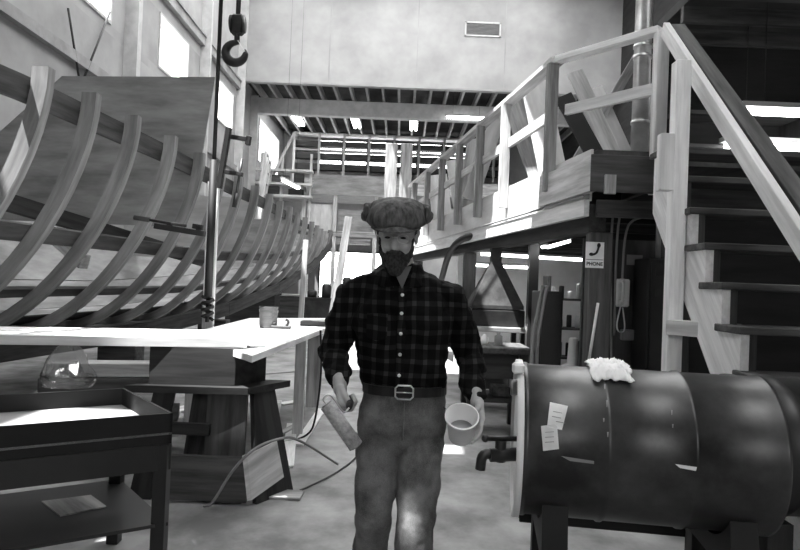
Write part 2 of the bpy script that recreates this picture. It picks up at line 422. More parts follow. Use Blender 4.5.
def strake(t0, t1, off0, off1, side, name, m, Y0=2.6, Y1=20.1, steps=40, parent=boat):
    rr = []
    for i in range(steps+1):
        Y = Y0+(Y1-Y0)*i/steps
        rr.append([sect(Y, t0, side, off0), sect(Y, t1, side, off0), sect(Y, t1, side, off1), sect(Y, t0, side, off1)])
    vs = [p for r in rr for p in r]; ts = []
    for i in range(steps+1): L = i*(Y1-Y0)/steps; ts += [(L, t0*2, 0), (L, t1*2, 0), (L, t1*2, .04), (L, t0*2, .04)]
    n = steps
    fs = [(i*4+k, i*4+(k+1) % 4, (i+1)*4+(k+1) % 4, (i+1)*4+k) for i in range(n) for k in range(4)]+[(0, 1, 2, 3), (n*4+3, n*4+2, n*4+1, n*4)]
    b = MB(); b.add(vs, fs, ts); return b.build(name, m, parent)
for side in (1, -1):
    strake(0.02, .10, .117, .17, side, 'sheer_clamp', 'timber_mid')
strake(.40, .45, .117, .15, 1, 'stringer', 'timber_mid')
strake(.62, .66, .117, .15, 1, 'stringer', 'timber_mid')
for k, (a, c) in enumerate(((.03, .16), (.165, .29), (.295, .42), (.425, .55), (.555, .68), (.685, .81))):
    strake(a, c, -.03, -.003, -1, 'plank', 'plywood')
strake(.86, .97, -.03, -.003, 1, 'plank', 'timber_mid')
for a, c in ((.12, .38), (.385, .60), (.605, .80), (.805, .97)): strake(a, c, .117, .130, -1, 'lining_sheet', 'plywood')
for a, c in ((.80, .97),): strake(a, c, .117, .130, 1, 'lining_sheet', 'timber_dark')
b = MB()
for Y0, Y1 in zip([2.6, 6, 9, 12, 15, 18, 19.4], [6, 9, 12, 15, 18, 19.4, 20.25]):
    b.beam((cl(Y0), Y0, zk(Y0)-.1), (cl(Y1), Y1+.04, zk(Y1)-.1), .16, .26)
b.build('keel', 'timber_mid', boat)
b = MB(); b.beam((cl(19.9), 19.9, 2.35), (cl(20.3), 20.35, 2.95), .14, .2, up=(0, 1, 0)); b.build('stem', 'timber_mid', boat)
# transverse plywood bulkhead
Yb = 7.6; poly = [sect(Yb, t, 1, .13) for t in (0, .1, .2, .3, .38)]
lowz = 1.98
poly = [p for p in poly if p.z > lowz]
rt = poly[0].x; poly = [P(215, 77, Yb)]+poly+[V((poly[-1].x-.12, Yb, lowz))]
lp = [sect(Yb, t, -1, .13) for t in (.38, .3, .2, .1, 0)]; lp = [p for p in lp if p.z > lowz]
poly += [V((lp[0].x+.12, Yb, lowz))]+lp+[V((P(62, 76, Yb).x-.0, Yb, P(62, 76, Yb).z))]
MB().prism(poly, (0, .02, 0)).build('bulkhead', 'plywood', boat)
b = MB(); b.beam(V((-5.75, Yb+.06, 2.9)), V((rt-.05, Yb+.06, 2.9)), .05, .1); b.build('bulkhead_cleat', 'frame_wood', boat)
MB().beam(P(-60, 182, 5.2), P(208, 262, 9.3), .09, .16, up=(0, 0, 1)).build('deck_beam', 'timber_dark', boat)
MB().beam(P(50, 232, 7.4), P(85, 262, 6.9), .10, .16).build('brace', 'pine', boat)
# second small bulkhead forward
Y2 = 10.2; poly = [sect(Y2, t, 1, .13) for t in (0.05, .15, .3, .45)]+[sect(Y2, t, -1, .13) for t in (.45, .3, .15, .05)]
MB().prism(poly, (0, .02, 0)).build('bulkhead', 'plywood_pale', boat)
Y2 = 14.1; poly = [sect(Y2, t, 1, .13) for t in (0.05, .15, .3, .55)]+[sect(Y2, t, -1, .13) for t in (.55, .3, .15, .05)]
MB().prism(poly, (0, .02, 0)).build('bulkhead', 'plywood', boat)
# keel blocks
for i, Y in enumerate((5.5, 8.5, 11.5)):
    b = MB(); h = zk(Y)-.25
    b.box(cl(Y)-.35, cl(Y)+.35, Y-.15, Y+.15, 0, h/2-.002, .01); b.box(cl(Y)-.25, cl(Y)+.25, Y-.15, Y+.15, h/2, h, .01)
    b.build('keel_block', 'timber_mid', **S(['stack of keel blocks under the near end of the boat keel', 'stack of keel blocks under the middle of the boat keel', 'stack of keel blocks under the far part of the boat keel'][i], 'wood block', 'blocks under the boat keel'))
# props
def prop(px, py, Y, qx, lab, w=.10, dy=0.0, z0=0.0, m='pine'):
    p = P(px, py, Y); q = P(qx, 300, Y)
    dx = (q.x-p.x)/(q.z-p.z)
    bot = V((p.x+dx*(0-p.z), Y+dy, 0)); 
    MB().beam(bot, p, w, w*.5, up=(0, 1, 0)).build('shore_prop', m, **S(lab, 'wooden prop', 'props shoring the boat'))
prop(214, 182, 5.9, 209, 'pale upright plank prop with the crane cable hanging in front of it')
prop(349, 217, 13.0, 335, 'pale leaning prop under the far bow of the boat', .15, 0, m='pine_grey')
prop(306, 240, 11.2, 302, 'thin upright prop beside the boat, left of the far leaning prop', .09)
#EOF_PART2
for k, (a_, c_) in enumerate((((68, 8), (79, 78)), ((110, 12), (84, 78)))):
    MB().tube([PX(a_[0], a_[1], WX+.10), PX(c_[0], c_[1], WX+.10)], .022, 6).build('brace_wire', 'dark_metal', **S(['dark brace wire high on the left wall, leaning left at its top', 'dark brace wire high on the left wall, leaning right towards the windows'][k], 'wire', 'brace wires on the left wall'))
# crane cable, hook block, clamps
p0 = P(207, 322, 5.6); 
cab = thing('crane_cable', 'black crane cable hanging straight down in front of the boat', 'cable', (p0.x, 5.6, p0.z))
MB().tube([(p0.x, 5.6, p0.z), (p0.x, 5.6, RZ)], .018, 8).build('cable', 'black', cab)
pts = [V((p0.x+.045*math.cos(a), 5.6+.045*math.sin(a), p0.z+.02+a*.009)) for a in [k*.5 for k in range(46)]]
MB().tube(pts, .014, 6).build('coil', 'black', cab)
MB().tube([(p0.x, 5.6, p0.z+.22), (p0.x, 5.6, p0.z+1.42)], .034, 10).build('sleeve', 'black', cab)
hp = P(237, 40, 8.0); hx, hz = hp.x, hp.z
hk = thing('crane_hook', 'heavy dark crane hook hanging from its block near the ceiling', 'hook', (hx, 8, hz-.35))
b = MB(); b.frame(V((hx, 8, hz+.19)), V((1, 0, 0)), V((0, 1, 0)), V((0, 0, 1)), .15, .1, .26, .03); b.build('block', 'dark_metal', hk)
for sx in (-1, 1): MB().lathe((hx+sx*.075, 8, hz+.2), [(.0, -.012), (.11, -.012), (.11, .012), (0, .012)], axis=(1, 0, 0)).build('cheek_plate', 'dark_metal', hk)
MB().tube([(hx, 8, hz+.3), (hx, 8, RZ)], .03, 8).build('cable', 'black_metal', hk)
MB().tube([(hx, 8, hz+.08), (hx, 8, hz-.02)], .035, 12).build('swivel', 'dark_metal', hk)
a0 = [math.radians(t) for t in range(80, 385, 12)]
cx, cz = hx-.01, hz-.16
pts = [V((hx, 8, hz))]+[V((cx-.12*math.cos(math.radians(0)-0+0)*math.cos(t-math.pi)*-1*-1, 8, cz+.12*math.sin(t))) for t in a0]
pts = [V((hx, 8, hz))]+[V((cx+.125*math.cos(t), 8, cz+.125*math.sin(t))) for t in a0]
rr = [.035]+[.03+.03*math.sin(math.pi*min(1, i/len(a0)*1.05)) for i in range(len(a0))]; rr[-1] = .012; rr[-2] = .02
MB().tube(pts, rr, 12).build('hook', 'dark_metal', hk)
MB().beam((hx+.02, 8-.03, hz-.02), (hx+.11, 8-.03, hz-.15), .02, .01).build('latch', 'steel', hk)
# bar clamp on the sheer and small clamp
def clamp(pt, dirv, L, label, throat=.16, name='bar_clamp'):
    pt = V(pt); d = V(dirv).normalized(); t = thing(name, label, 'clamp', pt)
    s_ = d.cross(V((0, 1, 0))).normalized()
    MB().beam(pt-d*L/2, pt+d*L/2, .045, .06, up=(0, 1, 0)).build('bar', 'black', t)
    a = pt+d*L*.36
    MB().beam(a, a+s_*throat, .035, .05, up=(0, 1, 0)).beam(a+s_*throat-d*.05, a+s_*throat+d*.03, .04, .05, up=(0, 1, 0)).build('fixed_jaw', 'black', t)
    c = pt-d*L*.22
    MB().beam(c, c+s_*throat, .035, .05, up=(0, 1, 0)).build('sliding_jaw', 'black', t)
    MB().tube([c+s_*throat*.85-d*.18, c+s_*throat*.85+d*.14], .012, 8).build('screw', 'black_metal', t)
    MB().tube([c+s_*throat*.85-d*.3, c+s_*throat*.85-d*.17], .02, 8).build('handle', 'timber_dark', t)
    return t
clamp(P(224, 158, 5.72), (.12, 0, 1), .55, 'black bar clamp standing on the boat sheer beside the cable', -.19)
clamp(P(180, 230, 5.3), (1, 0, -.12), .42, 'small black bar clamp lying across the ribs below the sheer', .05)
# ================================================================== LOFT (mezzanine) on the right
LX = lambda Y: 2.15-.15*Y
DN = V((1, .15, 0)).normalized()     # into the loft
LD = V((-.15, 1, 0)).normalized()    # along the edge
def L3(Y, z, off=0): return V((LX(Y), Y, z))+DN*off
Z0, Z1 = 1.985, 2.5
YN, YF = 4.87, 13.2
loft = thing('loft_platform', 'raised timber loft with plywood skirt above the workshop bay', 'loft', L3(YN, 0))
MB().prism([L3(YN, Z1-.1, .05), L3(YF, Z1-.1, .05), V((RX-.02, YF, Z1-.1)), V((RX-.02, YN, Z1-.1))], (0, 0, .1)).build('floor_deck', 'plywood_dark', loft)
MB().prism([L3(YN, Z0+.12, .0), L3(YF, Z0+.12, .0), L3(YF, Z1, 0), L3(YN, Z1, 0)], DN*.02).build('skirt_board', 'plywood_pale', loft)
MB().beam(L3(YN, Z0+.065, -.02), L3(YF, Z0+.065, -.02), .045, .13).build('edge_trim', 'pine_pale', loft)
MB().tube([L3(YN, Z0+.15, -.05), L3(YF, Z0+.15, -.05)], .011, 8).build('conduit', 'painted_grey', loft)
MB().beam(L3(YN, Z0+.065, .06), V((2.0, YN, Z0+.065)), .05, .13).build('edge_trim', 'timber_mid', loft)
for k in range(8):
    Y = 5.4+k*1.05; MB().beam(L3(Y, Z0+.26, .03), V((RX-.05, Y, Z0+.26)), .05, .27).build('joist', 'timber_dark', loft)
MB().beam(L3(YN+.1, Z0+.0, .12), L3(YF, Z0+.0, .12), .14, .22).build('girder', 'timber_dark', loft)
pn = L3(YN+.12, 0, .1)
posts = [(4.98, .085), (8.9, .09), (12.9, .09)]
for Y, o_ in posts:
    c = L3(Y, 0, .06+o_); MB().box(c.x-.085, c.x+.085, c.y-.07, c.y+.07, 0, Z0-.11, .006).build('post', 'timber_mid', loft, **({} if Y > 5 else dict(label='stained corner post carrying the phone sign')))
# railing
rl = thing('loft_railing', 'pale lumber railing along the edge of the loft', 'railing', L3(5.57, Z0+.3))
RT = H+1.965
for Y in (5.57, 6.85, 7.85, 8.9, 10.0, 11.2, 12.5):
    MB().beam(L3(Y, Z0+.28, -.055), L3(Y, RT, -.055), .05, .10, up=DN).build('post', 'pine_grey' if Y != 6.85 else 'pine', rl)
MB().beam(L3(5.52, RT+.02, -.03), L3(13.1, RT+.02, -.03), .13, .045).build('top_rail', 'pine', rl)
MB().beam(L3(5.57, RT-.42, -.005), L3(13.1, RT-.42, -.005), .04, .10).build('mid_rail', 'pine', rl)
ca = L3(5.52, RT+.02, -.03); cb = P(661, 31, 4.8)
cb = V((cb.x, 4.8, RT+.02))
MB().beam(ca, cb, .10, .05).build('top_rail', 'pine_pale', rl)
m0 = P(566, 110, 5.55); m1 = P(656, 89, 4.83); MB().beam(m0, m1, .04, .09).build('mid_rail', 'pine_pale', rl)
n0 = V((cb.x, 4.78, 0)); MB().box(cb.x-.045, cb.x+.045, 4.74, 4.83, 2.16, RT, .004).build('newel_post', 'pine_pale', rl)
# timber box on the near corner
bx = P(591, 160, 4.86); bz1 = H+(290.6-158)/F*4.86
box = thing('timber_box', 'weathered timber box on the near corner of the loft', 'box', L3(5.2, Z0+.16))
x0 = LX(4.78)+.0; 
A = L3(4.72, 0, -.07); B_ = L3(5.75, 0, -.07)
z0b, z1b = Z0+.17, bz1
MB().prism([V((A.x, A.y, z0b)), V((B_.x, B_.y, z0b)), V((B_.x, B_.y, z1b)), V((A.x, A.y, z1b))], DN*.05).build('side_board', 'pine', box)
MB().box(A.x, A.x+.50, A.y-.01, A.y+.04, z0b, z1b, .004).build('front_board', 'timber_mid', box)
b = MB(); b.box(A.x+.1, A.x+.18, A.y-.04, A.y-.011, z0b-.02, z0b+.12); b.build('cleat', 'pine_grey', box)
MB().box(A.x+.46, A.x+.50, A.y+.04, A.y+.9, z0b+.03, z1b, .004).build('side_board', 'timber_mid', box)
# things stored on the loft behind the rail
def board(quad, ext, m, label, group='offcuts leaning behind the loft railing', cat='board', name='leaning_board'):
    return MB().prism(quad, ext).build(name, m, **S(label, cat, group))
def lean(px0, py0, Y0, px1, py1, Y1, w, m, label, th=.03, drop=True):
    """board from top point to foot on the loft floor"""
    a = P(px0, py0, Y0); c = P(px1, py1, Y1)
    d = (c-a); k = (Z1-a.z)/d.z; foot = a+d*k+V((0, 0, .012))
    return MB().beam(a, foot, w, th, up=(0, 1, .0)).build('leaning_board', m, **S(label, 'board', 'offcuts leaning behind the loft railing'))
lean(575, 72, 6.3, 612, 155, 6.1, .16, 'pine', 'pale wide plank leaning behind the near end of the loft railing')
lean(596, 88, 6.7, 626, 155, 6.5, .13, 'plywood_pale', 'narrower pale plank leaning right behind the wide one')
lean(563, 96, 6.2, 600, 165, 6.0, .17, 'black', 'black board leaning between the corner post and the pale planks')
lean(534, 82, 7.1, 548, 150, 6.9, .30, 'plywood_pale', 'broad pale plywood offcut leaning just left of the corner post')
lean(512, 100, 7.6, 530, 150, 7.4, .26, 'pine_grey', 'grey plywood offcut leaning behind the second railing post')
lean(497, 120, 8.3, 480, 170, 8.2, .2, 'plywood_pale', 'small pale offcut leaning between the second and third railing posts')
lean(476, 140, 9.1, 470, 180, 9.0, .24, 'pine', 'pale offcut leaning just past the third railing post')
lean(455, 160, 10.3, 460, 190, 10.2, .3, 'plywood_pale', 'pale square offcut leaning near the fourth railing post')
lean(437, 175, 11.5, 440, 200, 11.4, .35, 'plywood_pale', 'pale offcut leaning near the far end of the loft railing')
lean(640, 52, 6.6, 612, 100, 6.55, .09, 'pine_grey', 'grey strut sloping down to the left beside the metal flue')
# flue
fx = P(641, 100, 6.0).x
fl = thing('metal_flue', 'shiny metal flue pipe rising from the loft floor', 'pipe', (fx, 6, Z1))
MB().tube([(fx, 6, Z1), (fx, 6, RZ)], .078, 24).build('pipe', 'steel', fl)
MB().tube([(fx+.12, 6.05, Z1), (fx+.12, 6.05, 3.3)], .04, 16).build('side_pipe', 'steel', fl)
for z in (3.62, 3.72, 3.0): MB().tube([(fx, 6, z), (fx, 6, z+.03)], .086, 24).build('band', 'steel', fl)
# right bay: dark ceiling with joists, partition
MB().box(2.72, RX, 2.2, 7.0, 4.3, 4.4).build('ceiling_bay', 'ceiling_dark', **ST)
for k in range(9):
    y = 2.5+k*.55; MB().box(2.72, RX, y, y+.06, 4.14, 4.3).build('trim_joist', 'timber_mid', **ST)
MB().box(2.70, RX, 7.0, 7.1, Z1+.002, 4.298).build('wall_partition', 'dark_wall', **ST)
MB().box(2.68, 2.74, 6.9, 7.0, Z1, 4.3).build('trim_10', 'timber_dark', **ST)
ss = thing('open_shelving', 'dark open shelving on the partition behind the stairs', 'shelf', (5, 6.8, Z1))
for z in (2.62, 2.95, 3.3): MB().box(2.8, 6.6, 6.62, 6.98, z, z+.04).build('shelf_board', 'timber_mid', ss)
for x in (2.82, 4.1, 5.3, 6.55): MB().box(x, x+.05, 6.6, 6.99, Z1, 3.5).build('upright', 'timber_dark', ss)
p = P(744, 111, 6.2); tube_light(p, p+V((1.3, 0, 0)), .035, 'upper fluorescent light glowing behind the stair handrail', 'lights behind the stairs', hang=4.3)
p = P(727, 145, 6.5); tube_light(p, p+V((1.2, 0, 0)), .035, 'lower fluorescent light glowing behind the stair handrail', 'lights behind the stairs', hang=4.3)
# wall under the loft
wy = 5.32
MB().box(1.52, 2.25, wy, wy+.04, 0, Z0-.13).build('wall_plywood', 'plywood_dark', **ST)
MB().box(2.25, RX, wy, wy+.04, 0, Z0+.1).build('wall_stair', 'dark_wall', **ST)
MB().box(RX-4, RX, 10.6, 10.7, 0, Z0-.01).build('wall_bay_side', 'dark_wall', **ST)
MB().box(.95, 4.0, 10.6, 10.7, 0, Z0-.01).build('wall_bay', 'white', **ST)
# conduits on plywood wall
def cpts(lst, Y): return [P(x, y, Y) for x, y in lst]
def smooth_path(pts, n=4):
    for _ in range(n):
        q = [pts[0]]
        for a, c in zip(pts, pts[1:]): q += [a*.75+c*.25, a*.25+c*.75]
        q.append(pts[-1]); pts = q
    return pts
for lst, lab in (([(611, 366), (611, 212), (618, 205), (662, 206)], 'thin conduit running up beside the stained corner post'),
            ([(614, 336), (617, 222), (624, 209), (660, 214)], 'thin conduit bending over above the wall phone'),
            ([(622, 282), (625, 230), (634, 218), (655, 217)], 'thin conduit dropping straight into the wall phone')):
    MB().tube(smooth_path(cpts(lst, 5.28), 2), .010, 8).build('conduit', 'painted_grey', **S(lab, 'conduit', 'conduits on the plywood wall'))
# wall phone
pc = P(624, 293, 5.24)
ph = thing('wall_phone', 'white wall phone with handset on the plywood wall', 'phone', pc)
MB().frame(V((pc.x, 5.285, pc.z)), V((1, 0, 0)), V((0, 1, 0)), V((0, 0, 1)), .11, .06, .23, .012).build('body', 'white', ph)
b = MB(); hz = pc.z+.01
b.tube(smooth_path([V((pc.x-.02, 5.235, hz-.085)), V((pc.x-.02, 5.205, hz-.06)), V((pc.x-.02, 5.205, hz+.06)), V((pc.x-.02, 5.235, hz+.085))], 2), .013, 10)
b.frame(V((pc.x-.02, 5.24, hz+.085)), V((1, 0, 0)), V((0, 1, 0)), V((0, 0, 1)), .045, .04, .045, .01); b.frame(V((pc.x-.02, 5.24, hz-.085)), V((1, 0, 0)), V((0, 1, 0)), V((0, 0, 1)), .045, .04, .045, .01)
b.build('handset', 'paper', ph)
MB().tube(smooth_path([V((pc.x-.02, 5.24, hz-.1)), V((pc.x-.07, 5.22, hz-.32)), V((pc.x+.02, 5.22, hz-.34)), V((pc.x+.0, 5.26, hz-.13))], 3), .006, 6).build('cord', 'paper', ph)
b = MB(); q = P(628, 335, 5.27); b.frame(V((q.x, 5.28, q.z)), V((1, 0, 0)), V((0, 1, 0)), V((0, 0, 1)), .11, .07, .09, .008)
b.build('junction_box', 'painted_grey', **S('small grey junction box below the wall phone', 'electrical box'))
q = P(635, 260, 5.3); MB().frame(V((q.x, 5.309, q.z)), V((1, 0, 0)), V((0, 1, 0)), V((0, 0, 1)), .13, .006, .085).build('notice_card', 'painted_grey', **S('small pale notice card pinned on the plywood wall', 'notice'))
# PHONE sign
c0 = L3(4.98, 0, .145); fy = c0.y-.07
sp = P(594.5, 255, fy)
sg = thing('phone_sign', 'white PHONE sign with a handset symbol on the corner post', 'sign', (sp.x, fy, sp.z-.1))
MB().box(sp.x-.07, sp.x+.07, fy-.008, fy-.002, sp.z-.10, sp.z+.10).build('plate', 'white', sg)
MB().tube(smooth_path([V((sp.x-.025, fy-.012, sp.z+.0)), V((sp.x+.015, fy-.012, sp.z+.012)), V((sp.x+.03, fy-.012, sp.z+.075))], 3), .008, 8).ell((sp.x-.028, fy-.012, sp.z+.004), (.018, .004, .013)).ell((sp.x+.028, fy-.012, sp.z+.075), (.014, .004, .018)).build('handset_symbol', 'black', sg)
def text_obj(body, loc, size, m, parent, rot=(R(90), 0, 0), align='CENTER', name='lettering', bold=.0):
    cu = bpy.data.curves.new(name, 'FONT'); cu.body = body; cu.size = size; cu.align_x = align; cu.align_y = 'CENTER'; cu.extrude = .0008; cu.offset = bold; cu.space_character = 1.02
    t = bpy.data.objects.new('tmp', cu); COL.objects.link(t); bpy.context.view_layer.update()
    me = bpy.data.meshes.new_from_object(t.evaluated_get(bpy.context.evaluated_depsgraph_get())); bpy.data.objects.remove(t)
    me.materials.clear(); me.materials.append(MT[m]); o = bpy.data.objects.new(name, me); COL.objects.link(o)
    o.rotation_euler = rot; o.location = V(loc)-(ORG[parent.name] if parent else V()); o.parent = parent; return o
text_obj('PHONE', (sp.x, fy-.0095, sp.z-.070), .037, 'black', sg, bold=.0012)
MB().box(sp.x-.065, sp.x+.065, fy-.0095, fy-.008, sp.z-.038, sp.z-.034).build('divider', 'black', sg)
MB().tube([P(588, 366, 4.86), P(598, 303, 4.92)], .011, 8).build('pale_rod', 'pine_pale', **S('pale rod leaning against the foot of the corner post', 'rod'))
# dark locker
lk = thing('metal_locker', 'tall dark metal locker between the plywood wall and the stairs', 'locker', (2.02, 5.1, 0))
lx0 = P(647, 300, 5.0).x; lz = P(655, 258, 5.0).z
MB().box(lx0, lx0+.34, 4.99, 5.3, 0, lz, .008).build('cabinet', 'black_metal', lk)
MB().box(lx0+.02, lx0+.32, 4.975, 4.99, .06, lz-.03, .003).build('door', 'black_metal', lk)
MB().box(lx0+.05, lx0+.17, 4.97, 4.976, lz-.14, lz-.08).build('label_plate', 'dark_metal', lk)
MB().box(lx0+.05, lx0+.10, 4.97, 4.976, lz-.3, lz-.24).build('handle', 'dark_metal', lk)
q = P(659, 215, 5.1); q2 = P(658, 257, 5.1); MB().tube([q, (q2.x, 5.1, lz)], .02, 10).build('pale_tube', 'painted_grey', **S('short pale tube standing on top of the dark locker', 'tube'))
#EOF_PART3
# ================================================================== STAIRS
st = thing('staircase', 'open timber staircase with sawtooth side rising to the loft', 'staircase', (2.3, 3.3, 0))
run, rise = .2, .225
SX = 1.74
ya, za = 3.85, 1.945
steps = []
for k in range(-8, 3): steps.append((ya+run*k, za+rise*k))      # nosing Y, tread top z
for y, z in steps:
    if z < .1: continue
    MB().box(SX-.02, 3.3, y-.03, y+.24, z-.04, z, .005).build('tread', 'timber_mid', st)
# stringers: sawtooth
def stringer(x0, x1, m, name='stringer'):
    poly = []
    for y, z in steps:
        poly.append(V((x0, y, z-rise-.04+.0))); poly.append(V((x0, y, z-.04)))
    yl, zl = steps[-1]; poly.append(V((x0, yl+run, zl-.04)))
    poly.append(V((x0, yl+run, zl-.42)))
    y0_, z0_ = steps[0]; 
    sl_ = rise/run
    poly.append(V((x0, y0_+.30, z0_-rise-.04)))
    return MB().prism(poly, (x1-x0, 0, 0)).build(name, m, st)
stringer(SX, SX+.045, 'pine_pale'); stringer(3.2, 3.245, 'timber_mid')
for y, z in steps[2:]:
    MB().box(SX+.046, SX+.085, y+.002, y+.03, z-rise, z-.04).build('cleat', 'timber_mid', st)
# stair post, handrail
q0 = P(688, 60, 3.95); xs_ = SX-.05
MB().box(xs_-.045, xs_+.045, 3.90, 3.99, 0, 2.86, .004).build('post', 'pine_pale', st)
MB().box(xs_-.13, xs_-.046, 3.89, 3.96, 2.05, 2.40, .004).build('post_block', 'pine_pale', st)
h0 = V((1.89, 4.72, 3.38)); h1 = P(782, 211, 3.0); h1 = h1+(h1-h0)*.35
MB().beam(h0, h1, .045, .10).build('handrail', 'pine_pale', st)
MB().beam(h0+V((.09, .0, .02)), h1+V((.09, 0, .06)), .10, .045).build('handrail_cap', 'timber_mid', st)
h2 = h1+(h1-h0)*.25
MB().box(h1.x-.03, h1.x+.06, h1.y-.04, h1.y+.05, .0, h1.z-.04).build('newel_post', 'pine_grey', st)
a = P(676, 327, 3.9); c = P(731, 331, 3.55)
MB().beam((xs_-.05, 3.88, a.z), (SX+.18, 3.6, a.z), .09, .09).build('cross_brace', 'pine', st)
# ================================================================== UNDER THE LOFT
def tl(px0, py0, Ya, px1, py1, Yb2, r, lab): tube_light(P(px0, py0, Ya), P(px1, py1, Yb2), r, lab, 'lights under the loft')
tl(481, 254, 8.6, 582, 260, 8.4, .022, 'long upper fluorescent light under the loft')
tl(470, 265, 9.6, 534, 268, 9.4, .022, 'dimmer lower fluorescent light under the loft')
tl(545, 247, 6.4, 567, 241, 7.2, .022, 'short slanting fluorescent light under the loft')
hY = 7.6
def hp_(x, y, Y=hY): return P(x, y, Y)
hd = thing('dust_hood_machine', 'wood-shaping machine under a grey pyramid dust hood', 'machine', V((hp_(495, 300).x, hY, 0)))
a = hp_(469, 307); c = hp_(519, 307); ap = hp_(494, 262)
cxm = (a.x+c.x)/2; hw = (c.x-a.x)/2
b = MB(); rg = []
for f_, hw2, z in ((0, hw, a.z), (0, hw, a.z+.04), (1, .06, ap.z), (1, .06, ap.z+.3)):
    rg.append([V((cxm+sx*hw2, hY+sy*hw2, z)) for sx, sy in ((-1, -1), (1, -1), (1, 1), (-1, 1))])
b.rings(rg, smooth=False); b.build('hood', 'hood_steel', hd)
b = MB(); zt = hp_(495, 325).z; b.box(cxm-hw*1.02, cxm+hw*1.05, hY-hw, hY+hw, zt, a.z-.01, .01); b.build('machine_body', 'dark_metal', hd)
MB().box(cxm-hw*1.2, cxm+hw*1.25, hY-hw*1.2, hY+hw*1.2, zt-.06, zt-.001, .01).build('table', 'steel', hd)
for sx in (-1, 1):
    for sy in (-1, 1): MB().box(cxm+sx*hw-.03, cxm+sx*hw+.03, hY+sy*hw-.03, hY+sy*hw+.03, 0, zt-.06).build('leg', 'black_metal', hd)
MB().box(cxm-hw*.9, cxm+hw*.9, hY-hw*.9, hY+hw*.9, .25, .55, .01).build('lower_shelf', 'black_metal', hd)
pts = smooth_path([V((cxm, hY, ap.z+.28)), V((cxm-.1, hY+.3, ap.z+.36)), V((cxm-.45, hY+1.0, ap.z+.3)), V((cxm-.5, hY+2.4, ap.z-.3))], 3)
MB().tube(pts, .045, 14).build('duct', 'black', hd)
# front dark bench
wb = thing('workbench', 'dark workbench under the loft to the right of the man', 'workbench', P(495, 395, 6.4))
bxl = P(462, 350, 6.4).x; bxr = P(527, 350, 6.4).x; bzt = P(495, 345, 6.4).z
MB().box(bxl, bxr, 6.1, 6.75, bzt-.06, bzt, .008).build('benchtop', 'timber_mid', wb)
for x in (bxl+.04, bxr-.12):
    for y in (6.14, 6.65): MB().box(x, x+.08, y, y+.08, 0, bzt-.06).build('leg', 'timber_dark', wb)
MB().box(bxl+.05, bxr-.05, 6.2, 6.7, .3, .34).build('lower_shelf', 'timber_dark', wb)
MB().box(bxl+.13, bxr-.13, 6.16, 6.19, bzt-.3, bzt-.062).build('apron', 'timber_dark', wb)
for k, (x, w_, h_, m) in enumerate(((.1, .14, .16, 'dark_metal'), (.3, .18, .10, 'timber_mid'), (.5, .1, .2, 'painted_grey'))):
    MB().box(bxl+x, bxl+x+w_, 6.3, 6.5, .342, .342+h_, .01).build('parts_box', m, **S(['dark metal parts box on the lower bench shelf', 'low brown parts box in the middle of the lower bench shelf', 'grey upright parts box on the lower bench shelf'][k], 'box', 'boxes on the lower bench shelf'))
for k, (x, h_, m) in enumerate(((.08, .16, 'dark_metal'), (.22, .1, 'white'), (.36, .13, 'painted_grey'))):
    MB().lathe((bxl+x, 6.4, bzt), [(.04, 0), (.042, .01), (.042, h_*.7), (.02, h_*.8), (.02, h_)], seg=16).build('bottle', m, **S(['dark bottle at the left end of the bench under the loft', 'short white bottle on the bench under the loft', 'grey bottle on the bench under the loft'][k], 'bottle', 'bottles on the bench under the loft'))
# tall dark cabinet and hoses
cbx = P(546, 330, 5.9); 
tc_ = thing('tool_cabinet', 'tall black tool cabinet under the loft left of the corner post', 'cabinet', (cbx.x, 5.9, 0))
ctz = P(546, 291, 5.9).z
MB().box(cbx.x-.09, cbx.x+.11, 5.75, 6.15, 0, ctz, .008).build('cabinet', 'black_metal', tc_)
MB().box(cbx.x-.08, cbx.x+.10, 5.735, 5.75, .08, ctz-.03, .004).build('door', 'black_metal', tc_)
for k, (x0_, x1_) in enumerate(((531, 540), (536, 544))):
    MB().tube(smooth_path([P(x0_, 398, 5.62), P(x0_+1, 340, 5.62), P(x1_, 300, 5.66), P(x1_+3, 286, 5.7)], 3), .016, 8).build('hanging_hose', 'painted_grey', **S(['grey hose hanging in front of the black cabinet, left one', 'grey hose hanging in front of the black cabinet, right one'][k], 'hose', 'hoses by the black cabinet'))
q = P(532, 300, 6.9)
MB().box(q.x-.05, q.x+.05, 6.85, 6.95, 0, Z0-.02).build('steel_column', 'black_metal', **S('thin black steel column under the loft behind the hoses', 'column'))
# shop vac and cone
sv = P(574, 365, 5.7); 
t = thing('shop_vacuum', 'dark shop vacuum with a pale top beside the corner post', 'vacuum', (sv.x-.02, 5.6, 0))
sx_ = sv.x-.04; zt = P(570, 356, 5.6).z
MB().lathe((sx_, 5.6, 0), [(.12, .04), (.13, .06), (.14, zt-.16), (.12, zt-.14)]).build('drum', 'black_metal', t)
MB().lathe((sx_, 5.6, zt-.14), [(.13, 0), (.13, .03), (.09, .06), (.05, .08), (.04, .28), (.03, .3)]).build('filter_top', 'white', t)
for k in range(3):
    a = k*2.1; MB().ell((sx_+.11*math.cos(a), 5.6+.11*math.sin(a), .025), .025).build('caster', 'black', t)
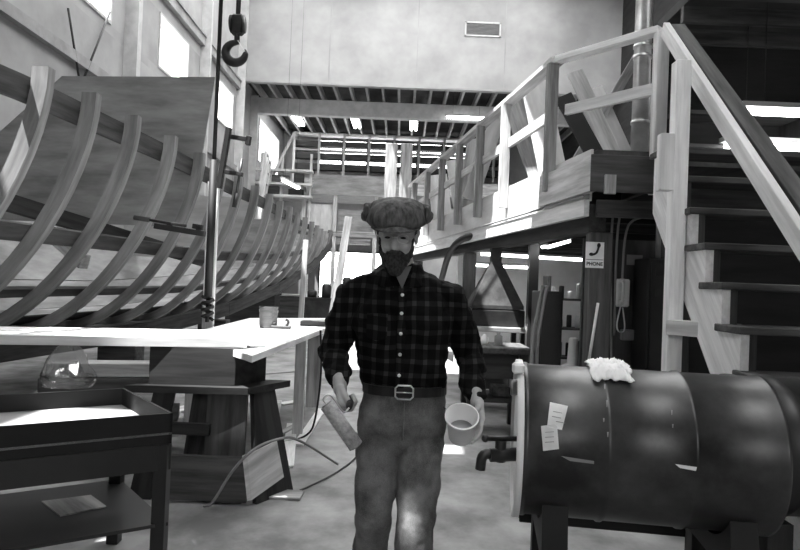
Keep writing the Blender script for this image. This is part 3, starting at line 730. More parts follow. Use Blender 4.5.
# shelf with small items behind, bay
sh = thing('parts_shelf', 'cluttered shelf unit against the pale wall under the loft', 'shelf', (1.9, 8.9, 0))
sxa, sxb = P(545, 300, 8.9).x, P(588, 300, 8.9).x
for z in (.5, .9, 1.3): MB().box(sxa, sxb, 8.75, 9.05, z-.03, z).build('shelf_board', 'timber_mid', sh)
for x in (sxa, sxb-.04): MB().box(x, x+.04, 8.74, 9.06, 0, 1.6).build('upright', 'timber_dark', sh)
nm = 0
for z in (.5, .9, 1.3):
    for k in range(4):
        x = sxa+.07+k*(sxb-sxa-.12)/4; h_ = random.uniform(.1, .24); lvl = {.5: 'bottom', .9: 'middle', 1.3: 'top'}[z]
        MB().lathe((x+.03, 8.88, z), [(.035, 0), (.035, h_*.9), (.03, h_)], seg=14).build('paint_can', random.choice(['steel', 'white', 'dark_metal']), **S('small can on the %s board of the cluttered shelf, %s' % (lvl, ['leftmost', 'second from the left', 'second from the right', 'rightmost'][k]), 'can', 'cans on the cluttered shelf'))
# ================================================================== BACK OF THE HALL
rk = thing('storage_rack', 'tall timber rack standing before the ribbon window', 'rack', (-1.4, 32, 5.9))
for k in range(9):
    x = -5.6+k*1.25; MB().box(x, x+.12, 31.9, 32.0, 5.9, CZ).build('upright', 'pine_grey', rk)
for z, h_, m in ((8.68, .1, 'pine'), (8.12, .26, 'timber_dark'), (7.5, .28, 'timber_dark'), (6.95, .3, 'timber_dark'), (6.1, .4, 'pine_grey'), (7.9, .06, 'pine_grey')):
    MB().box(-5.6, 4.7, 32.0, 32.5, z, z+h_).build('shelf_board', m, rk)
ll = thing('back_loft', 'far storage loft with a long grey front panel on posts', 'loft', (-2.8, 27, 0))
pa = P(314, 174, 26.5); pb = P(389, 197, 26.5)
MB().box(pa.x, pb.x+.5, 26.5, 26.56, pb.z, pa.z).build('front_panel', 'plywood', ll)
MB().box(WX+.01, pb.x+5.5, 26.56, 31.8, pb.z+.3, pb.z+.5).build('floor_deck', 'pine_grey', ll)
MB().box(pb.x+.5, pb.x+5.5, 26.5, 26.56, pb.z+.1, pb.z+.7).build('edge_board', 'pine_grey', ll)
for x in (WX+.5, -4.2, -2.9, -1.2, .3, 2.5): MB().box(x, x+.16, 26.6, 26.76, 0, pb.z+.3).build('post', 'pine', ll)
MB().box(WX+.01, 4.5, 26.58, 26.66, 3.25, 3.45).build('beam', 'pine_grey', ll)
MB().box(WX+.01, 4.5, 31.7, 31.8, 0, .02).build('sill', 'pine_grey', ll)
MB().box(WX+.01, 4.5, 30.9, 31.7, pb.z+.5, 5.88).build('plywood_stack', 'plywood', **S('grey plywood stack stored on the far loft under the tall rack', 'plywood'))
fs_ = thing('wall_ledge_rack', 'small timber rack left of the far loft panel', 'rack', (-5.2, 26.7, 4.3))
for z in (4.75, 5.25, 5.8): MB().box(WX+.25, -3.75, 26.05, 26.5, z, z+.09).build('shelf_board', 'pine', fs_)
for x in (WX+.35, -5.1, -3.9): MB().box(x, x+.1, 26.38, 26.48, 0, 6.6).build('upright', 'pine', fs_)
MB().beam((WX+.4, 26.3, 4.5), (-4.6, 26.3, 7.4), .1, .1).build('brace', 'pine', fs_)
for k, (x, z, w_, h_, m) in enumerate(((-5.6, 4.84, .5, .35, 'timber_dark'), (-4.7, 4.84, .6, .25, 'black'), (-5.4, 5.34, .7, .3, 'timber_mid'), (-4.5, 5.34, .4, .4, 'timber_dark'))):
    MB().box(x, x+w_, 26.1, 26.36, z+.002, z+h_, .02).build('stored_box', m, **S(['dark box on the lowest board of the small far rack, left', 'black box on the lowest board of the small far rack, right', 'brown box on the middle board of the small far rack, left', 'dark box on the middle board of the small far rack, right'][k], 'box', 'boxes on the small far rack'))
# lower storage boards between posts
pr = thing('panel_rack', 'pale boards and sheets racked under the far loft', 'rack', (-2.8, 27.5, 0))
for (x0, x1, z0, z1, m) in ((-4.0, -2.95, 3.5, 4.6, 'plywood_pale'), (-2.7, -1.3, 3.5, 4.4, 'plywood'), (-1.0, .2, 3.5, 4.7, 'timber_mid'), (-4.0, -1.3, 2.95, 3.2, 'pine'), (.5, 2.4, 3.5, 4.6, 'plywood_pale'), (.5, 2.4, 1.0, 3.0, 'wall_panel')):
    MB().box(x0, x1, 26.9, 26.96, z0, z1).build('sheet', m, pr)
for x in (-4.05, -1.15, .45): MB().box(x, x+.1, 26.86, 27.05, 0, 3.5).build('upright', 'pine', pr)
MB().box(-4.05, .5, 26.86, 27.1, 3.44, 3.5).build('shelf_board', 'pine', pr)
# two tall posts
for k, (xa, xb_, lab) in enumerate(((386, 398, 'left one of the two tall pale timber posts behind the cap'), (401, 413, 'right one of the two tall pale timber posts behind the cap'))):
    q0 = P(xa, 143, 15); q1 = P(xb_, 143, 15)
    MB().box(q0.x, q1.x, 15, 15.2, 0, q0.z+.0*k, .01).build('tall_post', 'pine_grey', **S(lab, 'post', 'tall posts behind the man'))
# far workbenches and boxes along the left/back
for k, (px, Y, w_, h_, m, lab) in enumerate(((250, 17, 1.3, .95, 'timber_dark', 'dark crate on the floor beyond the boat, leftmost'), (283, 19, 1.0, .9, 'timber_mid', 'brown crate on the floor under the bow'), (318, 22, 1.5, .75, 'dark_metal', 'dark low machine case on the floor near the bright doorway'), (352, 24, 1.2, 1.1, 'timber_dark', 'dark crate before the bright doorway'), (374, 21, .7, .8, 'black', 'small black crate behind the man at his shoulder'))):
    q = P(px, 300, Y); t = thing('crate', lab, 'crate', (q.x, Y, 0), 'crates on the far floor')
    MB().box(q.x-w_/2, q.x+w_/2, Y, Y+.8, 0, h_, .02).build('body', m, t)
    MB().box(q.x-w_/2-.03, q.x+w_/2+.03, Y-.03, Y+.83, h_, h_+.05).build('lid', 'pine_grey' if k % 2 else m, t)
# clutter on crates
cl_ = [(262, 17.3, .98), (240, 17.4, .98), (312, 22.3, .85), (326, 22.3, .85), (346, 24.3, 1.2), (357, 24.3, 1.2), (376, 21.3, .9)]
nmz = ['squat dark can on the leftmost far crate, right one', 'squat dark can on the leftmost far crate, left one', 'dark can on the low machine case, left one', 'dark can on the low machine case, right one', 'dark can on the crate before the doorway, left one', 'dark can on the crate before the doorway, right one', 'dark can on the small black crate']
for (px, Y, z), lab in zip(cl_, nmz):
    q = P(px, 300, Y); h_ = random.uniform(.25, .5)
    MB().lathe((q.x, Y, z-.05 if z != .98 else 1.0), [(.16, 0), (.17, h_*.8), (.1, h_)], seg=16).build('storage_can', 'dark_metal', **S(lab, 'can', 'cans on the far crates'))
# ladders near window
def ladder(p0, p1, w, lab, n=9):
    p0 = V(p0); p1 = V(p1); t = thing('ladder', lab, 'ladder', p0); s_ = V((0, 1, 0))*w/2
    for sg in (-1, 1): MB().beam(p0+s_*sg, p1+s_*sg, .05, .12).build('side_rail', 'pine', t)
    for k in range(n):
        c = p0.lerp(p1, (k+.7)/n); MB().tube([c-s_, c+s_], .03, 8).build('rung', 'pine_grey', t)
q = P(262, 152, 25.0); ladder((q.x-2.0 if q.x-2.0 > WX+.3 else WX+.3, 25.0, 0), (q.x+.2, 25.0, q.z), .5, 'wooden ladder leaning beside the far left window', 16)
q = P(258, 185, 24.6); ladder((WX+.6, 23.9, 0), (q.x+.55, 23.9, q.z+.9), .45, 'second wooden ladder leaning behind the boat, nearer than the other', 14)
#EOF_PART4
# ================================================================== LEFT FOREGROUND
zt1 = 1.02
q = [PZ(22, 326, zt1), PZ(22, 335.5, zt1), PZ(247, 339, zt1), PZ(247, 330, zt1)]
d1 = (q[1]-q[2])/abs(q[1].x-q[2].x); d2 = (q[0]-q[3])/abs(q[0].x-q[3].x)
q[1] = q[1]+d1*.7; q[0] = q[0]+d2*.7
mid0 = (q[1]+q[0])/2; mid1 = (q[2]+q[3])/2
MB().prism([p-V((0, 0, .055)) for p in (q[0].lerp(q[1], .47), q[1], q[2], q[3].lerp(q[2], .47))], (0, 0, .055)).build('bench_plank', 'pine_pale', **S('thick pale front plank of the long bench at left', 'plank', 'planks of the long bench'))
MB().prism([p-V((0, 0, .06)) for p in (q[0], q[0].lerp(q[1], .45), q[3].lerp(q[2], .45), q[3])], (0, 0, .055)).build('bench_plank', 'pine_pale', **S('pale rear plank of the long bench at left, next to the boat', 'plank', 'planks of the long bench'))
zt2 = .955
qa = [PZ(252, 356, zt2), PZ(329, 327, zt2), PZ(329, 318, zt2), PZ(250, 318, zt2), PZ(185, 334, zt2)]
tb = thing('work_table', 'low pale worktable running from the sawhorse towards the far doorway', 'table', ((qa[0]+qa[1])/2-V((0, 0, zt2))))
MB().prism([p-V((0, 0, .04)) for p in qa], (0, 0, .04)).build('tabletop', 'pine_pale', tb)
lgp = PZ(297, 395, 0)
e0 = qa[0].lerp(qa[1], .80)
MB().box(e0.x-.20, e0.x-.11, e0.y-.05, e0.y+.0, 0, zt2-.041).build('leg', 'pine', tb)
MB().box(e0.x-.10, e0.x+.12-.1, e0.y+.02, e0.y+.04, .25, zt2-.041).build('end_panel', 'pine_grey', tb)
MB().box(e0.x-1.2, e0.x-1.11, e0.y, e0.y+.05, 0, zt2-.041).build('leg', 'pine', tb)
e1 = qa[0].lerp(qa[1], .12)
MB().box(e1.x-.5, e1.x-.42, e1.y+.4, e1.y+.45, 0, zt2-.041).build('leg', 'pine', tb)
# things on the table
def pail(px, py, r, h, lab, m='dark_metal', z=zt2, name='paint_pail', full=True):
    c = PZ(px, py, z); t = thing(name, lab, 'pail', c)
    MB().lathe(c, [(r*.9, 0), (r*.95, .01), (r, h), (r*1.04, h), (r*1.04, h-.012), (r, h-.014)]).build('pail', m, t)
    MB().lathe(c+V((0, 0, h-.02)), [(r*.97, 0), (r*.97, .004)]).build('contents', 'pine_pale', t)
    MB().tube([c+V((r*1.03*math.cos(a), 0, h-.03+r*1.0*math.sin(a)*-.8)) for a in [math.pi*k/12 for k in range(13)]], .004, 6).build('handle', 'steel', t)
    return t
pail(268, 328, .085, .20, 'metal pail standing on the low worktable', 'timber_mid')
c = PZ(316, 326, zt2)
t = thing('tool_case', 'dark flat tool case with a pale lid on the worktable', 'tool case', c)
MB().box(c.x-.15, c.x+.13, c.y-.06, c.y+.1, c.z, c.z+.05, .006).build('case', 'black_metal', t)
MB().box(c.x-.04, c.x+.15, c.y-.05, c.y+.12, c.z+.051, c.z+.065, .003).build('lid', 'paper', t)
c = PZ(281, 329, zt2)
t = thing('hand_plane', 'small dark hand plane beside the pail on the worktable', 'hand plane', c)
MB().box(c.x-.09, c.x+.09, c.y-.03, c.y+.03, c.z, c.z+.03, .005).build('body', 'dark_metal', t)
MB().ell((c.x-.06, c.y, c.z+.045), (.018, .018, .02)).build('knob', 'timber_dark', t)
MB().tube(smooth_path([V((c.x+.05, c.y, c.z+.03)), V((c.x+.07, c.y, c.z+.07)), V((c.x+.04, c.y, c.z+.09))], 2), .012, 8).build('tote', 'timber_dark', t)
# sawhorse of heavy timbers
sw = thing('timber_sawhorse', 'heavy sawhorse of rough boards holding up the bench end', 'sawhorse', P(215, 500, 4.05)*1.0)
def bxp(x0, y0, x1, y1, Ya, dep, m, name, bev=.006, par=sw):
    a = P(x0, y0, Ya); c = P(x1, y1, Ya); return MB().box(a.x, c.x, Ya, Ya+dep, c.z, a.z, bev).build(name, m, par)
zc = zt1-.058
a = P(150, 350, 4.0); c = P(232, 388, 4.0)
dv = V((.30, .42, 0)).normalized(); 
blk = thing('timber_block', 'thick dark timber block packed under the bench plank', 'wood block', (a.x, 4.0, c.z))
b = MB(); b.prism([V((a.x, 4.0, c.z+.005)), V((c.x, 4.06, c.z+.005)), V((c.x, 4.06, zc)), V((a.x, 4.0, zc))], V((.145, .24, 0))).build('block', 'timber_dark', blk)
zb = c.z
MB().prism([V((a.x-.12, 3.93, zb-.04)), V((c.x+.10, 4.0, zb-.04)), V((c.x+.30, 4.38, zb-.04)), V((a.x+.1, 4.34, zb-.04))], (0, 0, .042)).build('top_board', 'timber_dark', sw)
def quadboard(pts, Ya, dep, m, name):
    return MB().prism([P(x, y, Ya) for x, y in pts], (0, dep, 0)).build(name, m, sw)
def foot(x, y, Ya):  # clamp to floor
    p = P(x, y, Ya); p.z = max(p.z, 0); return p
ft = P(215, 500, 4.05).z
b1 = P(206, 399, 4.03); b2 = P(247, 399, 4.03); b3 = P(243, 450, 4.03)
MB().prism([V((b1.x, 4.03, 0)), V((b3.x, 4.03, 0)), V((b2.x, 4.03, zb-.041)), V((b1.x+.01, 4.03, zb-.041))], (0, .04, 0)).build('leg', 'timber_mid', sw)
l1 = P(158, 399, 4.03); MB().prism([V((l1.x-.16, 4.03, 0)), V((l1.x-.02, 4.03, 0)), V((l1.x+.1, 4.03, zb-.041)), V((l1.x-.03, 4.03, zb-.041))], (0, .04, 0)).build('leg', 'timber_dark', sw)
r1 = P(252, 397, 4.2); r2 = P(268, 397, 4.3)
MB().prism([V((b2.x+.0, 4.1, zb-.041)), V((b2.x+.10, 4.28, zb-.041)), V((b2.x+.24, 4.34, 0)), V((b2.x+.06, 4.04, 0))], (.03, -.02, 0)).build('leg', 'timber_dark', sw)
MB().prism([V((l1.x+.05, 4.34, 0)), V((l1.x+.2, 4.34, 0)), V((l1.x+.26, 4.3, zb-.041)), V((l1.x+.14, 4.3, zb-.041))], (0, .04, 0)).build('leg', 'timber_mid', sw)
u0 = P(165, 455, 3.99); u1 = P(246, 503, 3.99)
MB().prism([V((u0.x-.05, 3.985, .02)), V((u1.x, 3.985, .02)), V((u1.x-.01, 3.985, u0.z)), V((u0.x, 3.985, u0.z))], (0, .042, 0)).build('side_board', 'timber_mid', sw)
w0 = P(245, 452, 3.99); w1 = P(283, 438, 4.3)
MB().prism([P(252, 500, 3.98), P(284, 477, 4.22), P(277, 441, 4.22), P(247, 455, 3.98)], (-.025, -.02, 0)).build('end_board', 'pine', sw)
u0 = P(160, 424, 3.99); MB().box(u0.x-.04, b1.x+.04, 3.985, 4.025, u0.z-.06, u0.z+.01).build('side_board', 'timber_dark', sw)
# cable draped over the sawhorse
cpt = [P(205, 522, 3.86), P(212, 505, 3.88), P(232, 470, 3.9), P(255, 447, 3.92), P(280, 438, 4.1), P(296, 437, 4.4), P(330, 462, 4.9)]
cpt = [P(203, 522, 3.9)]+cpt[1:-1]; cpt[0].z = .02
cpt.append(V((cpt[-1].x+.25, 4.9, .02)))
MB().tube(smooth_path(cpt, 3), .009, 8).build('power_cord', 'painted_grey', **S('grey power cord looping over the lower boards of the sawhorse', 'cord'))
g = [PZ(385, 360, 0), PZ(368, 400, .0), PZ(372, 440, 0), PZ(355, 460, 0), PZ(345, 468, 0), PZ(330, 478, 0), PZ(300, 492, 0)]
MB().tube(smooth_path([p+V((0, 0, .011)) for p in g], 3), .006, 8).build('power_cord', 'timber_mid', **S('thin dark cord snaking across the floor behind the man', 'cord'))
c0 = e0+V((.02, -.03, -.05))
MB().tube(smooth_path([c0+V((.0, -.03, .06)), c0+V((.03, -.05, -.3)), c0+V((.0, -.05, -.7)), V((c0.x-.05, c0.y-.1, .012)), V((c0.x-.35, c0.y-.4, .012))], 3), .009, 8).build('power_cord', 'black', **S('black cord hanging off the worktable edge to the floor', 'cord'))
# tray table, lower left
zt = .80
t0 = PZ(124, 388, zt); t1 = PZ(173, 413, zt)
ex = (PZ(20, 425, zt)-t1); ex.normalize(); L = .95
t2 = t1+ex*L; t3 = t0+ex*L
tt = thing('tray_table', 'dark steel tray table with a shallow walled top, lower left', 'table', ((t0+t1)/2+ex*.4-V((0, 0, zt))))
MB().prism([p-V((0, 0, .095)) for p in (t0, t1, t2, t3)], (0, 0, .01)).build('tray_bottom', 'painted_grey', tt)
def wall_(p, q_, inn, name='tray_side'):
    return MB().prism([p-V((0, 0, .135)), q_-V((0, 0, .135)), q_, p], inn).build(name, 'black', tt)
cen = (t0+t2)/2
i0 = (t0-t1).normalized()
wall_(t1-V((0, 0, 0)), t2, i0*.012); wall_(t0, t3, -i0*.012); wall_(t1, t0, ex*.012); wall_(t2, t3, -ex*.012)
MB().prism([t1-V((0, 0, .25)), t2-V((0, 0, .25)), t2-V((0, 0, .137)), t1-V((0, 0, .137))], i0*.02).build('apron', 'black_metal', tt)
for p in (t1+ex*.03+i0*.02, t0+ex*.03-i0*.05, t2-ex*.05+i0*.02, t3-ex*.05-i0*.05):
    MB().box(p.x-.03, p.x+.03, p.y-.03, p.y+.03, 0, zt-.137, .003).build('leg', 'black_metal', tt)
lowq = [p-V((0, 0, zt-.30)) for p in (t0, t1, t2, t3)]
MB().prism(lowq, (0, 0, .015)).build('lower_shelf', 'black_metal', tt)
c = (lowq[0]+lowq[1])/2+ex*.28+V((0, 0, .0165))
MB().prism([c+V((-.2, .05, 0)), c+V((-.02, -.12, 0)), c+V((.12, .02, 0)), c+V((-.02, .16, 0))], (0, 0, .006)).build('flat_offcut', 'pine_grey', **S('grey offcut lying on the lower shelf of the tray table', 'board'))
# plastic bag hanging behind the tray
bgc = P(72, 350, 4.25)
b = MB(); rgs = []
for i in range(13):
    f_ = i/12; z = .955-.30*f_; r_ = .03+.13*math.sin(min(1, f_*1.15)*math.pi*.62)
    rgs.append([V((bgc.x+math.cos(a)*r_*(1+.28*noise.noise(V((math.cos(a)*2, math.sin(a)*2, f_*3)))), 4.2+math.sin(a)*r_*.6*(1+.3*noise.noise(V((math.cos(a)*3, math.sin(a)*3, 5+f_*3)))), z)) for a in [k*math.tau/28 for k in range(28)]])
b.rings(rgs); b.build('plastic_bag', 'plastic_film', **S('clear crinkled plastic bag hanging under the long bench', 'bag'))
# lumber stack under boat / behind bench
labs = ['bottom', 'second', 'third', 'fourth', 'top']
for k in range(5):
    a = P(90, 388, 5.0); x0 = -2.9+.04*k; 
    b = MB(); zz = .12+k*.115; b.beam((x0, 4.95+.03*k, zz+.055), (-1.72-.05*(k % 3), 5.25+.02*k, zz+.055), .22, .11, bev=.006); b.build('lumber_beam', 'timber_mid' if k % 2 else 'pine_grey', **S('grey lumber beam in the pile behind the sawhorse, %s one' % labs[k], 'lumber', 'lumber pile behind the sawhorse'))
for k, x in enumerate((-2.7, -1.95)):
    MB().box(x, x+.1, 4.86, 5.3, 0, .118).build('bearer_block', 'timber_dark', **S(['short block bearing the left end of the lumber pile', 'short block bearing the right end of the lumber pile'][k], 'wood block', 'blocks under the lumber pile'))
# scraps on the floor
def scrap(a, c, w, m, lab, th=.018, z=0.0, name='wood_offcut'):
    p = PZ(a[0], a[1], z); q_ = PZ(c[0], c[1], z); p.z = q_.z = z+th/2+.001
    return MB().beam(p, q_, w, th).build(name, m, **S(lab, 'wood scrap', 'wood scraps on the floor'))
scrap((278, 402), (270, 432), .09, 'pine', 'pale offcut on the floor nearest the sawhorse top board')
scrap((292, 425), (287, 468), .10, 'pine_pale', 'wide pale offcut pointing straight at the camera')
scrap((322, 410), (298, 446), .09, 'pine_pale', 'long pale offcut slanting beside the man')
scrap((298, 425), (270, 440), .06, 'pine', 'short pale offcut lying behind the wide one', z=.02)
scrap((262, 495), (302, 497), .16, 'pine_grey', 'flat grey offcut at the foot of the sawhorse')
scrap((160, 415), (205, 405), .2, 'pine', 'pale board on the floor seen through the sawhorse legs', z=0)
scrap((150, 405), (200, 425), .12, 'pine_grey', 'grey board crossing the pale one behind the sawhorse', z=.02)
scrap((262, 374), (300, 371), .16, 'pine_grey', 'grey board on the floor under the worktable')
scrap((330, 352), (318, 362), .15, 'pine', 'pale offcut beside the worktable leg')
scrap((280, 405), (300, 402), .12, 'pine_pale', 'small pale offcut under the end of the worktable')
q0 = PZ(157, 519, .30)
# ================================================================== DRUM
DY, DZ, DR = 2.47, .835, .29
DX0, DX1 = P(529, 430, DY-.1).x, P(742, 430, DY).x+.03
dr = thing('steel_drum', 'stained steel drum lying on its side on a dark stand', 'drum', (.95, DY, 0))
prof = [(0, 0), (.25, 0), (.255, -.012), (.285, -.012), (.292, 0), (.292, .012), (DR-.004, .02)]
LN = DX1-DX0
for f_ in (.33, .66):
    c_ = LN*f_; prof += [(DR-.004, c_-.014), (DR+.002, c_-.006), (DR+.002, c_+.006), (DR-.004, c_+.014)]
prof += [(DR-.004, LN-.02), (.292, LN-.012), (.292, LN), (.25, LN), (0, LN)]
MB().lathe((DX0, DY, DZ), prof, axis=(1, 0, 0), seg=72).build('drum_shell', 'drum_paint', dr)
MB().lathe((DX0-.018, DY, DZ), [(.276, 0), (.276, -.012), (.301, -.012), (.301, .012), (.296, .012)], axis=(1, 0, 0), seg=64).build('rim_ring', 'white', dr)
for a in (60, 100): MB().lathe((DX0-.03, DY+.2*math.cos(R(a)), DZ+.2*math.sin(R(a))), [(0, -.012), (.03, -.012), (.03, .01), (0, .01)], axis=(1, 0, 0), seg=8).build('bung', 'painted_grey', dr)
MB().frame(V((DX0-.028, DY-.14, DZ+.285)), V((1, 0, 0)), V((0, 1, 0)), V((0, 0, 1)), .045, .05, .04, .008).build('ring_clamp', 'white', dr)
DROT = R(-8); DPV = V((.95, DY, 0))
DRM = Matrix.Rotation(DROT, 3, 'Z'); DRI = DRM.transposed()
def cyl(px, py, r):
    d = DRI @ ray(px, py); CPl = DRI @ (CP-DPV)+DPV; a = d.y**2+d.z**2; bq = 2*(d.y*(CPl.y-DY)+d.z*(CPl.z-DZ)); cc = (CPl.y-DY)**2+(CPl.z-DZ)**2-r*r
    t_ = (-bq-math.sqrt(max(bq*bq-4*a*cc, 0)))/(2*a); return CPl+d*t_
def decal(c4, m, name, parent=None, n=6, off=.0025, **kw):
    g_ = []
    for lay in (off, off+.0012):
        for j in range(n+1):
            for i in range(n+1):
                u_, v_ = i/n, j/n
                x = (c4[0][0]*(1-u_)+c4[1][0]*u_)*(1-v_)+(c4[3][0]*(1-u_)+c4[2][0]*u_)*v_
                y = (c4[0][1]*(1-u_)+c4[1][1]*u_)*(1-v_)+(c4[3][1]*(1-u_)+c4[2][1]*u_)*v_
                g_.append(cyl(x, y, DR+lay+.002))
    N_ = (n+1)**2; fs = []
    for L_ in (0, 1):
        for j in range(n):
            for i in range(n): k = L_*N_+j*(n+1)+i; fs.append((k, k+1, k+n+2, k+n+1))
    if parent is None: g_ = [DRM@(p-DPV)+DPV for p in g_]
    b = MB(); b.add(g_, fs); return b.build(name, m, parent, **kw)
for c4, lab in (([(550, 402), (568, 406), (562, 430), (547, 427)], 'upper pale paper tag stuck on the drum'), ([(541, 426), (557, 424), (559, 449), (543, 451)], 'lower pale paper tag stuck on the drum')):
    t = decal(c4, 'paper', 'paper_tag', **S(lab, 'paper tag', 'paper tags on the drum'))
for k, (x, y) in enumerate(((553, 411), (552, 416), (556, 421))):
    decal([(x, y), (x+9, y+1.8), (x+9, y+2.4), (x, y+.7)], 'painted_grey', 'printed_line', dr, 3, .006)
for k, y in enumerate((432, 437, 442)):
    decal([(545, y), (554, y-.6), (554, y+.1), (545, y+.7)], 'painted_grey', 'printed_line', dr, 3, .006)
decal([(675, 464), (697, 467), (696, 471), (680, 468)], 'white', 'painted_glint', dr, 4)  # glint on the shell, put in as a white strip
decal([(561, 456), (594, 461), (594, 464), (570, 461)], 'painted_grey', 'grey_mark', dr, 4)
for x, y, l in ((604, 384, 5), (606, 400, 7), (603, 418, 4), (607, 432, 5), (671, 410, 5), (672, 424, 4)):
    decal([(x, y), (x+1.6, y), (x+1.2, y+l), (x+.5, y+l)], 'painted_grey', 'paint_drip', dr, 3)
# valve
vz = P(517, 462, DY-.1).z
vx = DX0-.03
vt = MB().tube([(vx+.03, DY-.05, vz), (vx-.09, DY-.08, vz-.005)], .026, 14); vt.tube([(vx-.05, DY-.065, vz-.03), (vx-.05, DY-.065, vz+.05)], .022, 12); vt.tube(smooth_path([V((vx-.08, DY-.075, vz)), V((vx-.12, DY-.09, vz-.0)), V((vx-.125, DY-.09, vz-.06))], 2), .02, 12)
vt.build('spigot', 'black_metal', dr)
MB().tube([(vx-.11, DY-.07, vz+.055), (vx+.01, DY-.06, vz+.06)], .010, 8).ell((vx-.11, DY-.07, vz+.055), .015).build('valve_handle', 'black_metal', dr)
# stand
sd = thing('drum_stand', 'dark timber stand cradling the lying drum', 'stand', (.95, DY, 0))
for x in (DX0+.07, DX1-.17):
    b = MB(); n = 14; pl = [V((x, DY-.27, .42)), V((x, DY+.27, .42))]
    arc = [V((x, DY+(DR+.008)*math.sin(a), DZ-(DR+.008)*math.cos(a))) for a in [R(52-104*k/n) for k in range(n+1)]]
    b.prism([V((x, DY-.27, .46)), V((x, DY+.27, .46))]+arc, (.09, 0, 0)); b.build('cradle', 'black', sd)
    for y in (DY-.24, DY+.2): MB().box(x, x+.09, y-.04, y+.05, 0, .459).build('leg', 'timber_dark', sd)
MB().box(DX0+.02, DX1-.02, DY-.30, DY-.272, .40, .47, .004).build('rail', 'black', sd)
MB().box(DX0+.02, DX1-.02, DY+.272, DY+.30, .40, .47, .004).build('rail', 'black', sd)
MB().box(DX0+.161, DX1-.171, DY-.22, DY-.19, .12, .2, .004).build('stretcher', 'timber_dark', sd)
dr.rotation_euler = (0, 0, DROT); sd.rotation_euler = (0, 0, DROT)
# second drum behind the right end
q = P(762, 470, 2.75)
d2 = thing('steel_drum', 'black keg half hidden behind the right end of the stained drum', 'drum', (q.x, 3.0, 0))
r2 = .29; zc2 = .80
MB().lathe((DX1+.04, 2.72, zc2), [(0, 0), (.26, 0), (r2, 0), (r2, .02), (r2-.006, .03), (r2-.006, .15), (r2+.004, .17), (r2-.006, .19), (r2-.006, .28), (r2, .30), (0, .30)], axis=(1, .0, 0), seg=56).build('drum_shell', 'black_metal', d2)
MB().box(DX1+.1, DX1+.2, 2.5, 2.94, 0, zc2-r2+.03).build('support_block', 'timber_dark', d2); 
# rag on the drum
def rag():
    c = P(612, 371, 2.42); topz = DZ+DR+.006
    nx, ny = 40, 26; vs = []
    for j in range(ny+1):
        for i in range(nx+1):
            u_, v_ = i/nx-.5, j/ny-.5
            x = c.x+u_*.15*(1+.25*noise.noise(V((u_*4, v_*4, 3)))); y = 2.42+v_*.20+.02*noise.noise(V((u_*7, v_*5, 8)))
            base = DZ+math.sqrt(max((DR+.009)**2-(y-DY)**2, 0))
            e_ = max(0, 1-(abs(u_)*2)**3)*max(0, 1-(abs(v_)*2)**3)
            h_ = (.018+.022*abs(noise.noise(V((u_*9, v_*8, 1))))+.018*abs(noise.noise(V((u_*20, v_*16, 4)))))*(.25+.75*e_)
            vs.append(DRM@(V((x, y, base+h_))-DPV)+DPV)
    N_ = len(vs); vs += [v-V((0, 0, .003)) for v in vs]; fs = []
    for j in range(ny):
        for i in range(nx):
            k = j*(nx+1)+i; fs.append((k, k+1, k+nx+2, k+nx+1)); fs.append((k+N_, k+nx+1+N_, k+nx+2+N_, k+1+N_))
    edge = [i for i in range(nx+1)]+[(j+1)*(nx+1)+nx for j in range(ny)]+[ny*(nx+1)+i for i in range(nx-1, -1, -1)]+[j*(nx+1) for j in range(ny-1, 0, -1)]
    for a, c_ in zip(edge, edge[1:]+edge[:1]): fs.append((a, a+N_, c_+N_, c_))
    b = MB(); b.add(vs, fs, None, True); b.build('crumpled_rag', 'canvas_rag', **S('crumpled white rag lying on top of the drum', 'rag'))
rag()
#EOF_PART5
# ================================================================== MAN
man = None
def remesh(o, vox, smooth_it=3, fac=.5, disp=None):
    m = o.modifiers.new('remesh', 'REMESH'); m.mode = 'VOXEL'; m.voxel_size = vox; m.use_smooth_shade = True
    if smooth_it:
        s_ = o.modifiers.new('smooth', 'SMOOTH'); s_.factor = fac; s_.iterations = smooth_it
    for k, (size, st_, depth) in enumerate(disp or []):
        tx = bpy.data.textures.new('folds', 'CLOUDS'); tx.noise_scale = size; tx.noise_depth = depth
        d_ = o.modifiers.new('folds', 'DISPLACE'); d_.texture = tx; d_.strength = st_; d_.mid_level = .5; d_.texture_coords = 'LOCAL'
def ering(cx, cy, z, hw, hd, n=28, e=2.3, tilt=0.0):
    r_ = []
    for k in range(n):
        a = math.tau*k/n; c_, s_ = math.cos(a), math.sin(a)
        r_.append(V((cx+hw*math.copysign(abs(c_)**(2/e), c_), cy+hd*math.copysign(abs(s_)**(2/e), s_), z+tilt*s_)))
    return r_
HC = V((-.018, 2.50, 1.605))
HM = Matrix.Rotation(R(17), 3, 'X'); HM = Matrix.Rotation(R(-4), 3, 'Z') @ HM
def hp3(x, y, z): return HC+HM@V((x, y, z))
SHL, ELL, WRL = V((-.185, 2.59, 1.36)), V((-.262, 2.63, 1.125)), V((-.210, 2.42, 1.03))
SHR, ELR, WRR = V((.215, 2.59, 1.365)), V((.290, 2.64, 1.13)), V((.312, 2.45, .99))
HIPL, KNL, ANL = V((-.048, 2.58, .88)), V((-.068, 2.53, .50)), V((-.09, 2.68, .10))
HIPR, KNR, ANR = V((.110, 2.58, .88)), V((.100, 2.46, .50)), V((.095, 2.42, .10))
